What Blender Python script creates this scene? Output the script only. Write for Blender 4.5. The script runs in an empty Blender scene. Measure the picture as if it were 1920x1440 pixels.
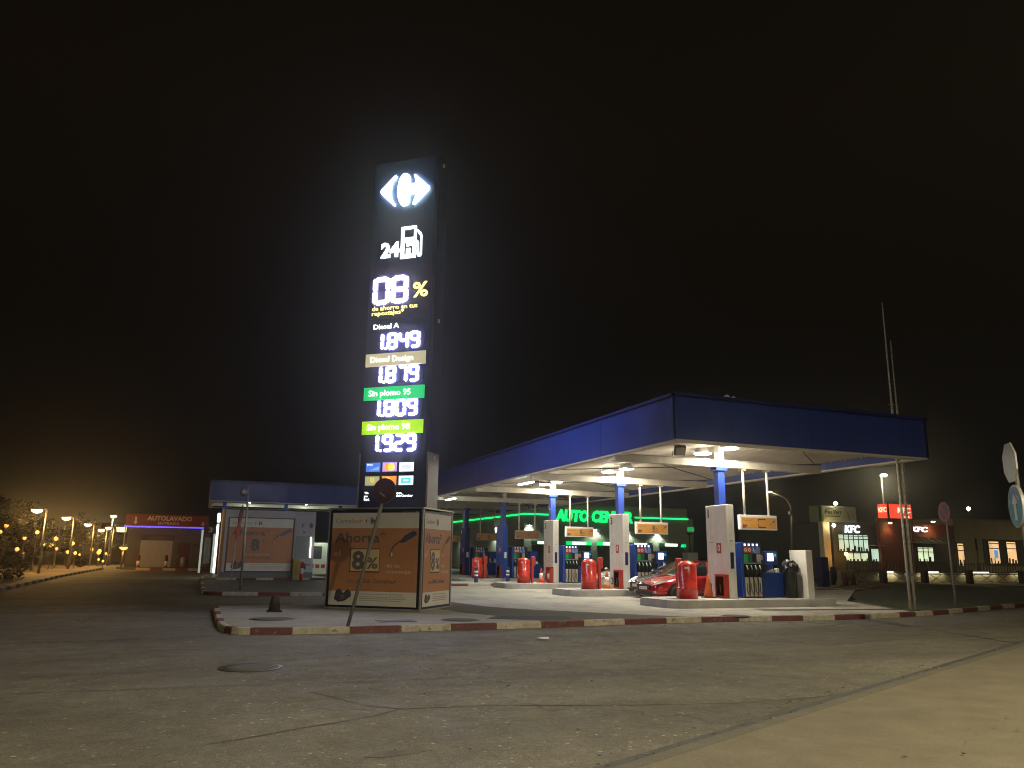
import bpy, bmesh, math, random
from mathutils import Vector, Matrix
random.seed(7)
R = math.radians
S = bpy.context.scene
COL = S.collection

# ------------------------------------------------------------------ camera, sky, exposure
EYE = 1.6
def camera():
    p, r, y = R(12.578), R(.697), R(21.45)
    f = Vector((math.sin(y)*math.cos(p), math.cos(y)*math.cos(p), math.sin(p)))
    rt = Vector((math.cos(y), -math.sin(y), 0)); up = rt.cross(f)
    rr = rt*math.cos(r)+up*math.sin(r); uu = -rt*math.sin(r)+up*math.cos(r)
    m = Matrix((rr, uu, -f)).transposed().to_4x4(); m.translation = (0, 0, EYE)
    c = bpy.data.cameras.new('camera'); c.sensor_width = 36; c.sensor_fit = 'HORIZONTAL'
    c.lens = 36*1442/1920; c.clip_end = 2000; c.clip_start = .05
    o = bpy.data.objects.new('camera', c); COL.objects.link(o); o.matrix_world = m
    S.camera = o
camera()
w = bpy.data.worlds.new('World'); S.world = w; w.use_nodes = True
nt = w.node_tree; nt.nodes.clear()
def wn(t, **k):
    n = nt.nodes.new(t)
    for a, b in k.items(): setattr(n, a, b)
    return n
out = wn('ShaderNodeOutputWorld'); bg = wn('ShaderNodeBackground'); bg2 = wn('ShaderNodeBackground'); add = wn('ShaderNodeAddShader')
sky = wn('ShaderNodeTexSky', sky_type='NISHITA', sun_disc=False, sun_elevation=R(-9), sun_rotation=R(200))
nt.links.new(sky.outputs[0], bg.inputs[0]); bg.inputs[1].default_value = .05
tc = wn('ShaderNodeTexCoord'); sp = wn('ShaderNodeSeparateXYZ'); rp = wn('ShaderNodeValToRGB')
nt.links.new(tc.outputs['Generated'], sp.inputs[0]); nt.links.new(sp.outputs[2], rp.inputs[0])
cr = rp.color_ramp; cr.elements[0].position = 0; cr.elements[0].color = (.0030, .0027, .0023, 1)   # town glow on low cloud
cr.elements[1].position = .75; cr.elements[1].color = (.0040, .0027, .0015, 1)
e = cr.elements.new(.25); e.color = (.0034, .0026, .0017, 1)
e = cr.elements.new(.5); e.color = (.0052, .0034, .0018, 1)
nt.links.new(rp.outputs[0], bg2.inputs[0]); bg2.inputs[1].default_value = 1.0
nt.links.new(bg.outputs[0], add.inputs[0]); nt.links.new(bg2.outputs[0], add.inputs[1]); nt.links.new(add.outputs[0], out.inputs[0])
v = S.view_settings; v.view_transform = 'Standard'; v.look = 'None'; v.exposure = 0; v.gamma = 1; v.use_curve_mapping = False
S.render.engine = 'CYCLES'
cy = S.cycles; cy.use_denoising = True; cy.use_light_tree = True; cy.max_bounces = 6; cy.diffuse_bounces = 3; cy.glossy_bounces = 3
cy.pixel_filter_type = 'BLACKMAN_HARRIS'; cy.filter_width = 1.05; cy.sample_clamp_indirect = 4.0; cy.caustics_reflective = False; cy.caustics_refractive = False
# lamp powers, tuned together
P_CANOPY, P_STRIP, P_STREET, P_VERGE = 160, 64, 9000, 760
E_DIGIT, E_LOGO = 2.2, 2.0

# ------------------------------------------------------------------ materials
_m = {}
def M(name, col, rough=.55, metal=0., var=.18, scale=5., bump=0., bscale=60., coat=0., spec=.5, streak=0., chips=None):
    if name in _m: return _m[name]
    m = bpy.data.materials.new(name); m.use_nodes = True; t = m.node_tree; n = t.nodes; L = t.links
    b = n['Principled BSDF']; b.inputs['Metallic'].default_value = metal
    b.inputs['Specular IOR Level'].default_value = spec; b.inputs['Coat Weight'].default_value = coat
    tc = n.new('ShaderNodeTexCoord'); no = n.new('ShaderNodeTexNoise'); no.inputs['Scale'].default_value = scale
    no.inputs['Detail'].default_value = 7; no.inputs['Roughness'].default_value = .65
    L.new(tc.outputs['Object'], no.inputs['Vector'])
    mr = n.new('ShaderNodeMapRange'); mr.inputs[1].default_value = .3; mr.inputs[2].default_value = .7
    mr.inputs[3].default_value = 1-var; mr.inputs[4].default_value = 1+var; L.new(no.outputs[0], mr.inputs[0])
    mx = n.new('ShaderNodeVectorMath'); mx.operation = 'SCALE'; mx.inputs[0].default_value = col[:3]
    fac = mr.outputs[0]
    if streak:                                                  # rain streaks and dust, drawn out downwards
        mp = n.new('ShaderNodeMapping'); mp.inputs['Scale'].default_value = (5, 5, .22); L.new(tc.outputs['Object'], mp.inputs[0]); ns = n.new('ShaderNodeTexNoise'); ns.inputs['Scale'].default_value = 1.6; ns.inputs['Detail'].default_value = 6; L.new(mp.outputs[0], ns.inputs['Vector'])
        m3 = n.new('ShaderNodeMapRange'); m3.inputs[1].default_value = .38; m3.inputs[2].default_value = .62; m3.inputs[3].default_value = 1-streak; m3.inputs[4].default_value = 1+streak*.4; L.new(ns.outputs[0], m3.inputs[0])
        mm = n.new('ShaderNodeMath'); mm.operation = 'MULTIPLY'; L.new(fac, mm.inputs[0]); L.new(m3.outputs[0], mm.inputs[1]); fac = mm.outputs[0]
    L.new(fac, mx.inputs['Scale']); bc = mx.outputs[0]
    if chips:                                                   # paint worn through to what lies under it
        nc = n.new('ShaderNodeTexNoise'); nc.inputs['Scale'].default_value = 6.5; nc.inputs['Detail'].default_value = 8; nc.inputs['Roughness'].default_value = .75; L.new(tc.outputs['Object'], nc.inputs['Vector'])
        m4 = n.new('ShaderNodeMapRange'); m4.inputs[1].default_value = .585; m4.inputs[2].default_value = .62; L.new(nc.outputs[0], m4.inputs[0])
        xx = n.new('ShaderNodeMix'); xx.data_type = 'RGBA'; L.new(m4.outputs[0], xx.inputs[0]); L.new(bc, xx.inputs[6]); xx.inputs[7].default_value = (*chips, 1); bc = xx.outputs[2]
    L.new(bc, b.inputs['Base Color'])
    m2 = n.new('ShaderNodeMapRange'); m2.inputs[1].default_value = .3; m2.inputs[2].default_value = .7
    m2.inputs[3].default_value = max(.03, rough*.85); m2.inputs[4].default_value = min(1, rough*1.15)
    L.new(no.outputs[0], m2.inputs[0]); L.new(m2.outputs[0], b.inputs['Roughness'])
    if bump:
        nb = n.new('ShaderNodeTexNoise'); nb.inputs['Scale'].default_value = bscale; nb.inputs['Detail'].default_value = 5
        L.new(tc.outputs['Object'], nb.inputs['Vector']); bp = n.new('ShaderNodeBump'); bp.inputs['Strength'].default_value = bump
        bp.inputs['Distance'].default_value = .02; L.new(nb.outputs[0], bp.inputs['Height']); L.new(bp.outputs[0], b.inputs['Normal'])
    _m[name] = m; return m
def EM(name, col, s):
    if name in _m: return _m[name]
    m = bpy.data.materials.new(name); m.use_nodes = True; b = m.node_tree.nodes['Principled BSDF']
    b.inputs['Base Color'].default_value = (*[min(.8, c) for c in col], 1); b.inputs['Emission Color'].default_value = (*col, 1)
    b.inputs['Emission Strength'].default_value = s; b.inputs['Roughness'].default_value = .4
    _m[name] = m; return m
def GLASS(name, col, rough=.06):
    m = M(name, col, rough, 0, .05, 2, spec=.8); return m

def asphalt():
    m = bpy.data.materials.new('asphalt'); m.use_nodes = True; t = m.node_tree; n = t.nodes; L = t.links; b = n['Principled BSDF']
    tc = n.new('ShaderNodeTexCoord'); P = tc.outputs['Object']
    def noise(s, d=6, r=.6, vec=P):
        k = n.new('ShaderNodeTexNoise'); k.inputs['Scale'].default_value = s; k.inputs['Detail'].default_value = d; k.inputs['Roughness'].default_value = r
        L.new(vec, k.inputs['Vector']); return k.outputs[0]
    def rng(x, a, b_, c, d):
        k = n.new('ShaderNodeMapRange'); k.inputs[1].default_value = a; k.inputs[2].default_value = b_; k.inputs[3].default_value = c; k.inputs[4].default_value = d
        L.new(x, k.inputs[0]); return k.outputs[0]
    def mul(a, c):
        k = n.new('ShaderNodeMath'); k.operation = 'MULTIPLY'; L.new(a, k.inputs[0]); L.new(c, k.inputs[1]); return k.outputs[0]
    big = rng(noise(.16, 5), .35, .68, .72, 1.22)
    mp = n.new('ShaderNodeMapping'); mp.inputs['Scale'].default_value = (.12, .9, 1); mp.inputs['Rotation'].default_value = (0, 0, R(8)); L.new(P, mp.inputs[0])
    track = rng(noise(.8, 5, .6, mp.outputs[0]), .35, .7, .80, 1.16)          # wear along the way the traffic goes
    grain = mul(rng(noise(55, 3, .8), .3, .7, .5, 1.55), rng(noise(16, 4, .8), .3, .7, .7, 1.3))
    mid = rng(noise(3.2, 6, .75), .3, .72, .75, 1.2)
    ao = n.new('ShaderNodeTexVoronoi'); ao.inputs['Scale'].default_value = 30; L.new(P, ao.inputs['Vector'])
    chip = rng(ao.outputs['Color'], 0.88, .95, 1.0, 2.6)                        # pale stones in the surface
    # cracks: distorted cell edges, only in some places
    nv = n.new('ShaderNodeTexNoise'); nv.inputs['Scale'].default_value = 1.1; nv.inputs['Detail'].default_value = 6; L.new(P, nv.inputs['Vector'])
    va = n.new('ShaderNodeVectorMath'); va.operation = 'MULTIPLY_ADD'; L.new(nv.outputs['Color'], va.inputs[0]); va.inputs[1].default_value = (1.6, 1.6, 0); L.new(P, va.inputs[2])
    vc = n.new('ShaderNodeTexVoronoi'); vc.feature = 'DISTANCE_TO_EDGE'; vc.inputs['Scale'].default_value = .17; L.new(va.outputs[0], vc.inputs['Vector'])
    crack = rng(vc.outputs['Distance'], .001, .005, .58, 1.0)
    where = rng(noise(.3, 2), .46, .54, 0, 1)
    k = n.new('ShaderNodeMix'); k.data_type = 'FLOAT'; L.new(where, k.inputs[0]); k.inputs[2].default_value = 1; L.new(crack, k.inputs[3]); crack = k.outputs[0]
    tot = mul(mul(mul(big, track), mul(grain, mid)), mul(chip, crack))
    mx = n.new('ShaderNodeVectorMath'); mx.operation = 'SCALE'; mx.inputs[0].default_value = (.158, .138, .096); L.new(tot, mx.inputs['Scale']); L.new(mx.outputs[0], b.inputs['Base Color'])
    L.new(rng(noise(2.0, 5), .3, .7, .62, .88), b.inputs['Roughness']); b.inputs['Specular IOR Level'].default_value = .35
    bp = n.new('ShaderNodeBump'); bp.inputs['Strength'].default_value = .55; bp.inputs['Distance'].default_value = .012
    L.new(mul(grain, crack), bp.inputs['Height']); L.new(bp.outputs[0], b.inputs['Normal'])
    return m
def concrete(name, col, joints=True, stain=.3):
    m = bpy.data.materials.new(name); m.use_nodes = True; t = m.node_tree; n = t.nodes; L = t.links; b = n['Principled BSDF']
    tc = n.new('ShaderNodeTexCoord'); P = tc.outputs['Object']
    def noise(s, d=6):
        k = n.new('ShaderNodeTexNoise'); k.inputs['Scale'].default_value = s; k.inputs['Detail'].default_value = d; k.inputs['Roughness'].default_value = .65
        L.new(P, k.inputs['Vector']); return k.outputs[0]
    def rng(x, a, b_, c, d):
        k = n.new('ShaderNodeMapRange'); k.inputs[1].default_value = a; k.inputs[2].default_value = b_; k.inputs[3].default_value = c; k.inputs[4].default_value = d
        L.new(x, k.inputs[0]); return k.outputs[0]
    def mul(a, c):
        k = n.new('ShaderNodeMath'); k.operation = 'MULTIPLY'; L.new(a, k.inputs[0]); L.new(c, k.inputs[1]); return k.outputs[0]
    tot = mul(mul(rng(noise(.35), .3, .7, 1-stain, 1+stain*.6), rng(noise(2.2), .3, .7, .86, 1.12)), rng(noise(45, 3), .3, .7, .8, 1.2))
    ch = n.new('ShaderNodeTexVoronoi'); ch.inputs['Scale'].default_value = 7; L.new(P, ch.inputs['Vector'])
    tot = mul(tot, rng(ch.outputs['Distance'], .02, .06, .55, 1))                # small dark spots of dirt
    if joints:
        bk = n.new('ShaderNodeTexBrick'); bk.offset = 0; bk.inputs['Color1'].default_value = (1, 1, 1, 1); bk.inputs['Color2'].default_value = (.9, .9, .9, 1); bk.inputs['Mortar'].default_value = (.35, .35, .35, 1)
        bk.inputs['Scale'].default_value = 1; bk.inputs['Mortar Size'].default_value = .018; bk.inputs['Brick Width'].default_value = 5.2; bk.inputs['Row Height'].default_value = 3.65; bk.inputs['Mortar Smooth'].default_value = .2
        mp = n.new('ShaderNodeMapping'); mp.inputs['Location'].default_value = (.4, .3, 0); L.new(P, mp.inputs[0]); L.new(mp.outputs[0], bk.inputs['Vector']); tot = mul(tot, bk.outputs['Color'])
    mx = n.new('ShaderNodeVectorMath'); mx.operation = 'SCALE'; mx.inputs[0].default_value = col; L.new(tot, mx.inputs['Scale']); L.new(mx.outputs[0], b.inputs['Base Color'])
    L.new(rng(noise(1.5), .3, .7, .6, .9), b.inputs['Roughness']); b.inputs['Specular IOR Level'].default_value = .35
    bp = n.new('ShaderNodeBump'); bp.inputs['Strength'].default_value = .3; bp.inputs['Distance'].default_value = .008; L.new(noise(40, 4), bp.inputs['Height']); L.new(bp.outputs[0], b.inputs['Normal'])
    return m
ASPH = asphalt()
CONC = concrete('forecourt_concrete', (.36, .33, .27))
PAVE = concrete('pavement_concrete', (.150, .125, .078), False, .12)
ISLC = concrete('island_concrete', (.40, .38, .34), False, .25)
STRIPC = concrete('kerb_island_concrete', (.29, .26, .195), False, .25)
SAND = concrete('sandy_soil', (.30, .22, .13), False, .35)
GRASS = M('verge_grass', (.035, .042, .016), .95, 0, .5, 9, .8, 25)
KRED = M('kerb_red_paint', (.115, .032, .027), .7, 0, .35, 7, .25, 40, chips=(.15, .13, .10)); KWHITE = M('kerb_white_paint', (.38, .33, .24), .7, 0, .3, 6, .25, 40, chips=(.16, .14, .11))
KRED2 = M('kerb_red_worn', (.13, .035, .025), .8, 0, .4, 5, .3, 40)
BLUE = M('fascia_blue', (.020, .048, .27), .42, 0, .10, .8, streak=.10); NAVY = M('totem_navy', (.012, .016, .034), .38, 0, .2, 2)
TRIMB = M('gutter_blue', (.012, .018, .13), .45, 0, .2, 2)
CREAM = M('steel_cream', (.62, .57, .46), .5, 0, .12, 3); SOFF = M('soffit_sheet', (.68, .62, .51), .55, 0, .12, 1.2)
PBLUE = M('pump_blue', (.012, .05, .28), .35, 0, .12, 4, coat=.3); DKBLUE = M('dark_blue', (.010, .018, .12), .4, 0, .15, 4)
WHITE = M('white_panel', (.66, .62, .55), .45, 0, .10, 2.5, streak=.06); WHITE2 = M('white_plastic', (.72, .71, .68), .4, 0, .06, 5)
REDG = M('red_gloss', (.50, .030, .018), .28, 0, .12, 4, coat=.4); RED = M('red_paint', (.40, .035, .022), .5, 0, .15, 6)
BLACK = M('black_plastic', (.012, .012, .013), .4, 0, .2, 10); DARK = M('dark_grey', (.045, .045, .048), .5, 0, .2, 6)
GREY = M('grey_metal', (.30, .29, .27), .45, .3, .2, 8); STEEL = M('galvanised_steel', (.36, .35, .32), .5, .6, .25, 9); POSTG = M('post_grey_paint', (.17, .15, .12), .6, .1, .25, 8)
ORANGE = M('poster_orange', (.44, .185, .075), .5, 0, .12, 1.0); PWHITE = M('poster_white', (.62, .58, .50), .5, 0, .06, 2); PBEIGE = M('poster_beige', (.60, .45, .22), .5, 0, .05, 3)
INK = M('poster_ink', (.115, .095, .095), .5, 0, .1, 5); INKP = M('poster_pale_ink', (.66, .50, .33), .5, 0, .05, 5); BROWN = M('brown_mark', (.12, .05, .02), .6, 0, .1, 5)
CONE = M('cone_orange', (.62, .12, .03), .5, 0, .15, 6); RUBBER = M('rubber', (.02, .02, .02), .8, 0, .2, 12); BEIGE = M('hose_beige', (.40, .35, .26), .55, 0, .1, 6)
YELLOW = M('yellow_paint', (.45, .30, .03), .5, 0, .15, 5); SGREEN = M('station_green', (.02, .30, .06), .4, 0, .1, 5); DGREEN = M('dark_green', (.015, .10, .045), .4, 0, .1, 5)
WALLG = M('green_grey_render', (.22, .23, .17), .8, 0, .18, .6, .2, 20); WALLD = M('dark_render', (.075, .07, .06), .8, 0, .2, .8, .2, 20)
WASH = M('wash_building_render', (.13, .11, .085), .85, 0, .25, .9, .2, 20); SHUT = M('pale_shutter', (.40, .38, .31), .6, 0, .12, 2)
WARM = (1, .56, .18); COOL = (.92, 1, .88)
L_WHITE = EM('lamp_white', (1, .94, .80), 60); L_STRIP = EM('strip_white', (.85, 1, .92), 30)

# ------------------------------------------------------------------ building blocks
class G:
    def __init__(s): s.b = bmesh.new()
    def _mi(s, fs, mi, sm=False):
        for f in fs: f.material_index = mi; f.smooth = sm
    def box(s, x0, x1, y0, y1, z0, z1, mi=0, bev=0., seg=2, m=None):
        r = bmesh.ops.create_cube(s.b, size=1); vs = r['verts']
        for q in vs: q.co = Vector((x0+(q.co.x+.5)*(x1-x0), y0+(q.co.y+.5)*(y1-y0), z0+(q.co.z+.5)*(z1-z0)))
        fs = list({f for q in vs for f in q.link_faces})
        s._mi(fs, mi)
        if bev:
            r = bmesh.ops.bevel(s.b, geom=list({e for f in fs for e in f.edges}), offset=bev, segments=seg, affect='EDGES', profile=.5)
            for f in r['faces']: f.material_index = mi
            vs = list({q for f in r['faces'] for q in f.verts} | {q for q in vs if q.is_valid})
        if m is not None:
            for q in vs: q.co = m @ q.co
        return s
    def ring(s, c, ax, r, n):
        ax = Vector(ax).normalized(); a = ax.orthogonal().normalized(); b = ax.cross(a)
        return [s.b.verts.new(Vector(c)+a*(r*math.cos(6.28318*i/n))+b*(r*math.sin(6.28318*i/n))) for i in range(n)]
    def _skin(s, A, B, mi, sm=True):
        n = len(A)
        for i in range(n):
            f = s.b.faces.new((A[i], A[(i+1) % n], B[(i+1) % n], B[i])); f.material_index = mi; f.smooth = sm
    def cyl(s, p0, p1, r0, r1=None, n=12, mi=0, caps=True, sm=True):
        r1 = r0 if r1 is None else r1; d = Vector(p1)-Vector(p0)
        A = s.ring(p0, d, r0, n); B = s.ring(p1, d, r1, n); s._skin(A, B, mi, sm)
        if caps:
            for f in (s.b.faces.new(A[::-1]), s.b.faces.new(B)): f.material_index = mi
        return s
    def tube(s, pts, r, n=8, mi=0):
        pts = [Vector(p) for p in pts]; prev = None; rs = r if isinstance(r, (list, tuple)) else [r]*len(pts)
        a = None
        for i, p in enumerate(pts):
            d = (pts[min(i+1, len(pts)-1)]-pts[max(i-1, 0)]).normalized()
            a = (a-d*a.dot(d)).normalized() if a else d.orthogonal().normalized()
            b = d.cross(a); R_ = [s.b.verts.new(p+a*(rs[i]*math.cos(6.28318*k/n))+b*(rs[i]*math.sin(6.28318*k/n))) for k in range(n)]
            if prev: s._skin(prev, R_, mi)
            else: s.b.faces.new(R_[::-1]).material_index = mi
            prev = R_
        s.b.faces.new(prev).material_index = mi
        return s
    def lathe(s, prof, c=(0, 0, 0), n=24, mi=0):
        prev = None; c = Vector(c)
        for r, z in prof:
            k = s.ring(c+Vector((0, 0, z)), (0, 0, 1), max(r, .001), n)
            if prev: s._skin(prev, k, mi)
            else: s.b.faces.new(k[::-1]).material_index = mi
            prev = k
        s.b.faces.new(prev).material_index = mi
        return s
    def prism(s, pts, o=(0, 0, 0), xd=(1, 0, 0), zd=(0, 0, 1), d0=0., d1=.02, mi=0, si=None):
        """polygon in the plane xd/zd through o, standing from d0 to d1 along the normal xd x zd"""
        o, xd, zd = Vector(o), Vector(xd), Vector(zd); nn = xd.cross(zd)
        A = [s.b.verts.new(o+xd*x+zd*z+nn*d0) for x, z in pts]; B = [s.b.verts.new(o+xd*x+zd*z+nn*d1) for x, z in pts]
        fs = [s.b.faces.new(A), s.b.faces.new(B)]
        for i in range(len(A)): fs.append(s.b.faces.new((A[i], A[(i+1) % len(A)], B[(i+1) % len(A)], B[i])))
        s._mi(fs, mi)
        if si is not None: s._mi(fs[2:], si)
        return s
    def rect(s, x0, x1, z0, z1, d0, d1, mi=0, o=(0, 0, 0), xd=(1, 0, 0), zd=(0, 0, 1), si=None):
        return s.prism([(x0, z0), (x1, z0), (x1, z1), (x0, z1)], o, xd, zd, d0, d1, mi, si)
    def slab(s, pts, z0, z1, mi=0): return s.prism(pts, (0, 0, 0), (1, 0, 0), (0, 1, 0), z0, z1, mi)
    def text(s, txt, x, z, h, w=None, d=.004, mi=0, o=(0, 0, 0), xd=(1, 0, 0), zd=(0, 0, 1), bold=0., shear=0., base=.002):
        c = bpy.data.curves.new('t', 'FONT'); c.body = txt; c.size = 1; c.offset = bold; c.shear = shear; c.resolution_u = 2; c.extrude = .01
        ob = bpy.data.objects.new('t', c); me = bpy.data.meshes.new_from_object(ob)
        xs = [q.co.x for q in me.vertices]; ys = [q.co.y for q in me.vertices]
        x0, x1 = min(xs), max(xs); cap = .7
        sz = h/cap; sx = (w/(x1-x0)) if w else sz
        o, xd, zd = Vector(o), Vector(xd), Vector(zd); nn = xd.cross(zd)
        vs = [s.b.verts.new(o+xd*(x+(q.co.x-x0)*sx)+zd*(z+q.co.y*sz)+nn*(base+(q.co.z+.01)/.02*d)) for q in me.vertices]
        for p in me.polygons:
            try: f = s.b.faces.new([vs[i] for i in p.vertices]); f.material_index = mi
            except ValueError: pass
        bpy.data.objects.remove(ob); bpy.data.curves.remove(c); bpy.data.meshes.remove(me)
        return s
    def build(s, name, mats, parent=None, loc=None, rotz=None, smooth=None):
        bmesh.ops.recalc_face_normals(s.b, faces=s.b.faces[:])
        me = bpy.data.meshes.new(name); s.b.to_mesh(me); s.b.free()
        if not isinstance(mats, (list, tuple)): mats = [mats]
        for m in mats: me.materials.append(m)
        if smooth is not None:
            for p in me.polygons: p.use_smooth = smooth
        o = bpy.data.objects.new(name, me); COL.objects.link(o)
        if parent: o.parent = parent
        if loc: o.location = loc
        if rotz is not None: o.rotation_euler.z = rotz
        return o
def tag(o, label=None, cat=None, group=None, kind=None):
    if label: o['label'] = label
    if cat: o['category'] = cat
    if group: o['group'] = group
    if kind: o['kind'] = kind
    return o
def thing(name, label, cat, loc=(0, 0, 0), rotz=0., group=None):
    o = bpy.data.objects.new(name, None); COL.objects.link(o); o.location = loc; o.rotation_euler.z = rotz; o.empty_display_size = .2
    return tag(o, label, cat, group)
def kids(o): return [c for c in list(COL.objects) if c.parent == o]
def dup(o, parent=None, label=None, loc=None, rotz=None):
    c = o.copy(); COL.objects.link(c)
    if parent: c.parent = parent
    for k in kids(o): dup(k, c)
    if label: c['label'] = label
    if loc: c.location = loc
    if rotz is not None: c.rotation_euler.z = rotz
    return c
def light(kind, name, energy, col, parent, loc, size=.2, spot=None, down=True):
    l = bpy.data.lights.new(name, kind); l.energy = energy; l.color = col
    if kind == 'AREA': l.shape = 'DISK'; l.size = size
    else: l.shadow_soft_size = size
    if kind == 'SPOT': l.spot_size = R(spot or 150); l.spot_blend = .6
    o = bpy.data.objects.new(name, l); COL.objects.link(o); o.parent = parent; o.location = loc
    return o

# ------------------------------------------------------------------ ground
ROAD = -.13
tag(G().slab([(-600, -500), (700, -500), (700, 800), (-600, 800)], ROAD-.5, ROAD).build('road', ASPH), kind='structure')
front = [(1.15, 18.16), (2.02, 18.0), (3.24, 17.92), (4.43, 17.98), (5.63, 18.06), (6.79, 18.08), (8.0, 18.18), (9.25, 18.32), (10.51, 18.46), (11.85, 18.55), (12.97, 18.56), (14.21, 18.55), (15.28, 18.46), (16.33, 18.38), (17.44, 18.32), (18.71, 18.42), (20.41, 18.72), (21.25, 18.86), (22.3, 19.12), (23.47, 19.5), (24.55, 19.85), (25.87, 20.3), (27.0, 20.7), (28.2, 21.1), (29.4, 21.5), (30.6, 21.9), (31.8, 22.3), (34, 23.1), (37, 24.2), (42, 26.2), (48, 28.6), (54, 31)]
left = [(.50, 25.9), (.50, 24.7), (.50, 23.5), (.50, 22.3), (.51, 21.1), (.52, 20.1), (.56, 19.3), (.64, 18.75), (.78, 18.42), (.93, 18.26), (1.15, 18.16)]
def kerb(name, pts, cols, mats, wid=.16, z0=ROAD-.05, z1=.012, start=0, hold=None, side=1, sub=3):
    """chamfered kerb stones along pts; each stretch takes the next paint colour"""
    g = G(); n = len(pts); nrm = []
    for i in range(n):
        a = Vector(pts[max(i-1, 0)]); c = Vector(pts[min(i+1, n-1)]); t = (c-a).normalized(); nrm.append(Vector((-t.y, t.x))*side)
    prev = None
    for i in range(n-1):
        for k in range(sub+1):
            if k == 0 and i > 0: pass
            u = k/sub; p = Vector(pts[i]).lerp(Vector(pts[i+1]), u); q = nrm[i].lerp(nrm[i+1], u).normalized()
            j = lambda s: random.uniform(-s, s)
            prof = [(0, z0), (0.004+j(.004), z1-.03), (.03+j(.006), z1+j(.004)), (wid, z1+.001), (wid, z0)]
            ring = [g.b.verts.new((p.x+q.x*a, p.y+q.y*a, z)) for a, z in prof]
            if prev is not None and k > 0:
                for m in range(4):
                    f = g.b.faces.new((prev[m], prev[m+1], ring[m+1], ring[m])); f.material_index = cols[(i+start) % len(cols)] if hold is None else hold[i % len(hold)]
            prev = ring
    return tag(g.build(name, mats), kind='structure')
kerb('kerb', front, [0, 1], [KRED, KWHITE])
kerb('kerb', left, [1, 0], [KRED2, KWHITE], hold=[0, 1, 0, 1, 0, 1, 1, 0, 1, 1])
fc = [(.6, 25.9)]+[(a+.1, b+.05) for a, b in left[1:-1]]+[(a, b+.1) for a, b in front[:18]]+[(24, 24.5), (34, 34), (34, 74), (13, 74), (10.6, 46), (10.2, 39), (9.6, 31), (7.6, 26.2)]
tag(G().slab(fc, ROAD-.3, 0).build('forecourt', CONC), kind='structure')
tag(G().slab([(.66, 25.7), (.66, 19.2), (.85, 18.6), (1.2, 18.32), (3.24, 18.1), (8, 18.36), (8.2, 19.0), (7.1, 21.5), (6.6, 25.7)], .001, .004).build('path', STRIPC), kind='structure')
DASPH = M('patch_asphalt', (.085, .075, .060), .85, 0, .3, 2.2, .5, 60); DPATCH = M('patch_dark', (.040, .038, .033), .85, 0, .3, 3, .5, 60)
tag(G().slab([(6.3, 26.0), (8.2, 27.2), (8.62, 24.0), (9.3, 22.7), (9.95, 21.9), (11.5, 20.05), (12.7, 18.78), (11, 18.68), (8.2, 18.42), (8.1, 19.1), (7.2, 21.5)], .004, .008).build('asphalt_patch', DASPH), kind='structure')
tag(G().slab([(7.04, 19.5), (7.5, 20.1), (9.5, 19.85), (9.15, 18.75), (8.3, 18.62)], .008, .012).build('asphalt_patch', DPATCH), kind='structure')
OIL = M('oil_stain', (.14, .125, .10), .5, 0, .3, 3)
def stain(x, y, a, b, rz, name='oil_stain', z0=0.):
    k = 22; c, q = math.cos(rz), math.sin(rz); pts = []
    for i in range(k):
        f = random.uniform(.72, 1.1); u, v_ = a*f*math.cos(6.2832*i/k), b*f*math.sin(6.2832*i/k); pts.append((x+u*c-v_*q, y+u*q+v_*c))
    return tag(G().slab(pts, z0+.0015, z0+.0035).build(name, OIL), kind='structure')
for q_ in ((13.4, 25.6, .5, .22, .2), (16.4, 20.9, .8, .16, .05), (12.6, 28.5, .4, .3, .6), (18.5, 26.2, .9, .35, 0), (13.8, 33.5, .7, .25, .1), (11.9, 24.0, .3, .2, .3), (14.1, 21.0, .35, .18, 0)): stain(*q_)
OILR = OIL; OIL = M('road_stain', (.100, .086, .062), .95, 0, .4, 3)
for q_ in ((12.8, 13.3, .7, .22, .1), (14.2, 13.6, .8, .16, .1), (1.8, 7.25, .35, .10, .15), (16.8, 13.6, .6, .12, .2), (6.8, 11.2, .35, .12, .1)): stain(*q_, name='road_stain', z0=ROAD+.001)
# ramp from the lane up to the forecourt, behind the tall sign
g = G(); 
a = [(10.6, 46, 0), (10.2, 39, 0), (9.6, 31, 0), (7.6, 26.2, 0)]; b = [(8.6, 46, ROAD), (8.2, 39, ROAD), (7.6, 32, ROAD), (6.2, 27.2, ROAD)]
A = [g.b.verts.new(p) for p in a]; B = [g.b.verts.new((x, y, z-.02)) for x, y, z in b]
for i in range(3): g.b.faces.new((A[i], A[i+1], B[i+1], B[i]))
tag(g.build('ramp', DASPH), kind='structure')
# near pavement with a flush kerb stone edge
tag(G().slab([(-40, -13.5), (-1.0, 3.72), (3.45, 5.78), (14.74, 10.86), (40, 22.4), (60, 20), (60, -40), (-40, -40)], ROAD-.3, -.004).build('pavement', PAVE), kind='structure')
KST = concrete('kerb_stone', (.115, .10, .07), False, .15); KST2 = concrete('kerb_gutter', (.075, .072, .058), False, .2)
kerb('kerb', [(-40, -13.36), (-20, -4.7), (-1.0, 3.87), (3.45, 5.93), (9, 8.42), (14.74, 11.01), (24, 15.3), (40, 22.6)], [0], [KST], .17, ROAD-.1, .0, side=-1, sub=12)
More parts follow.
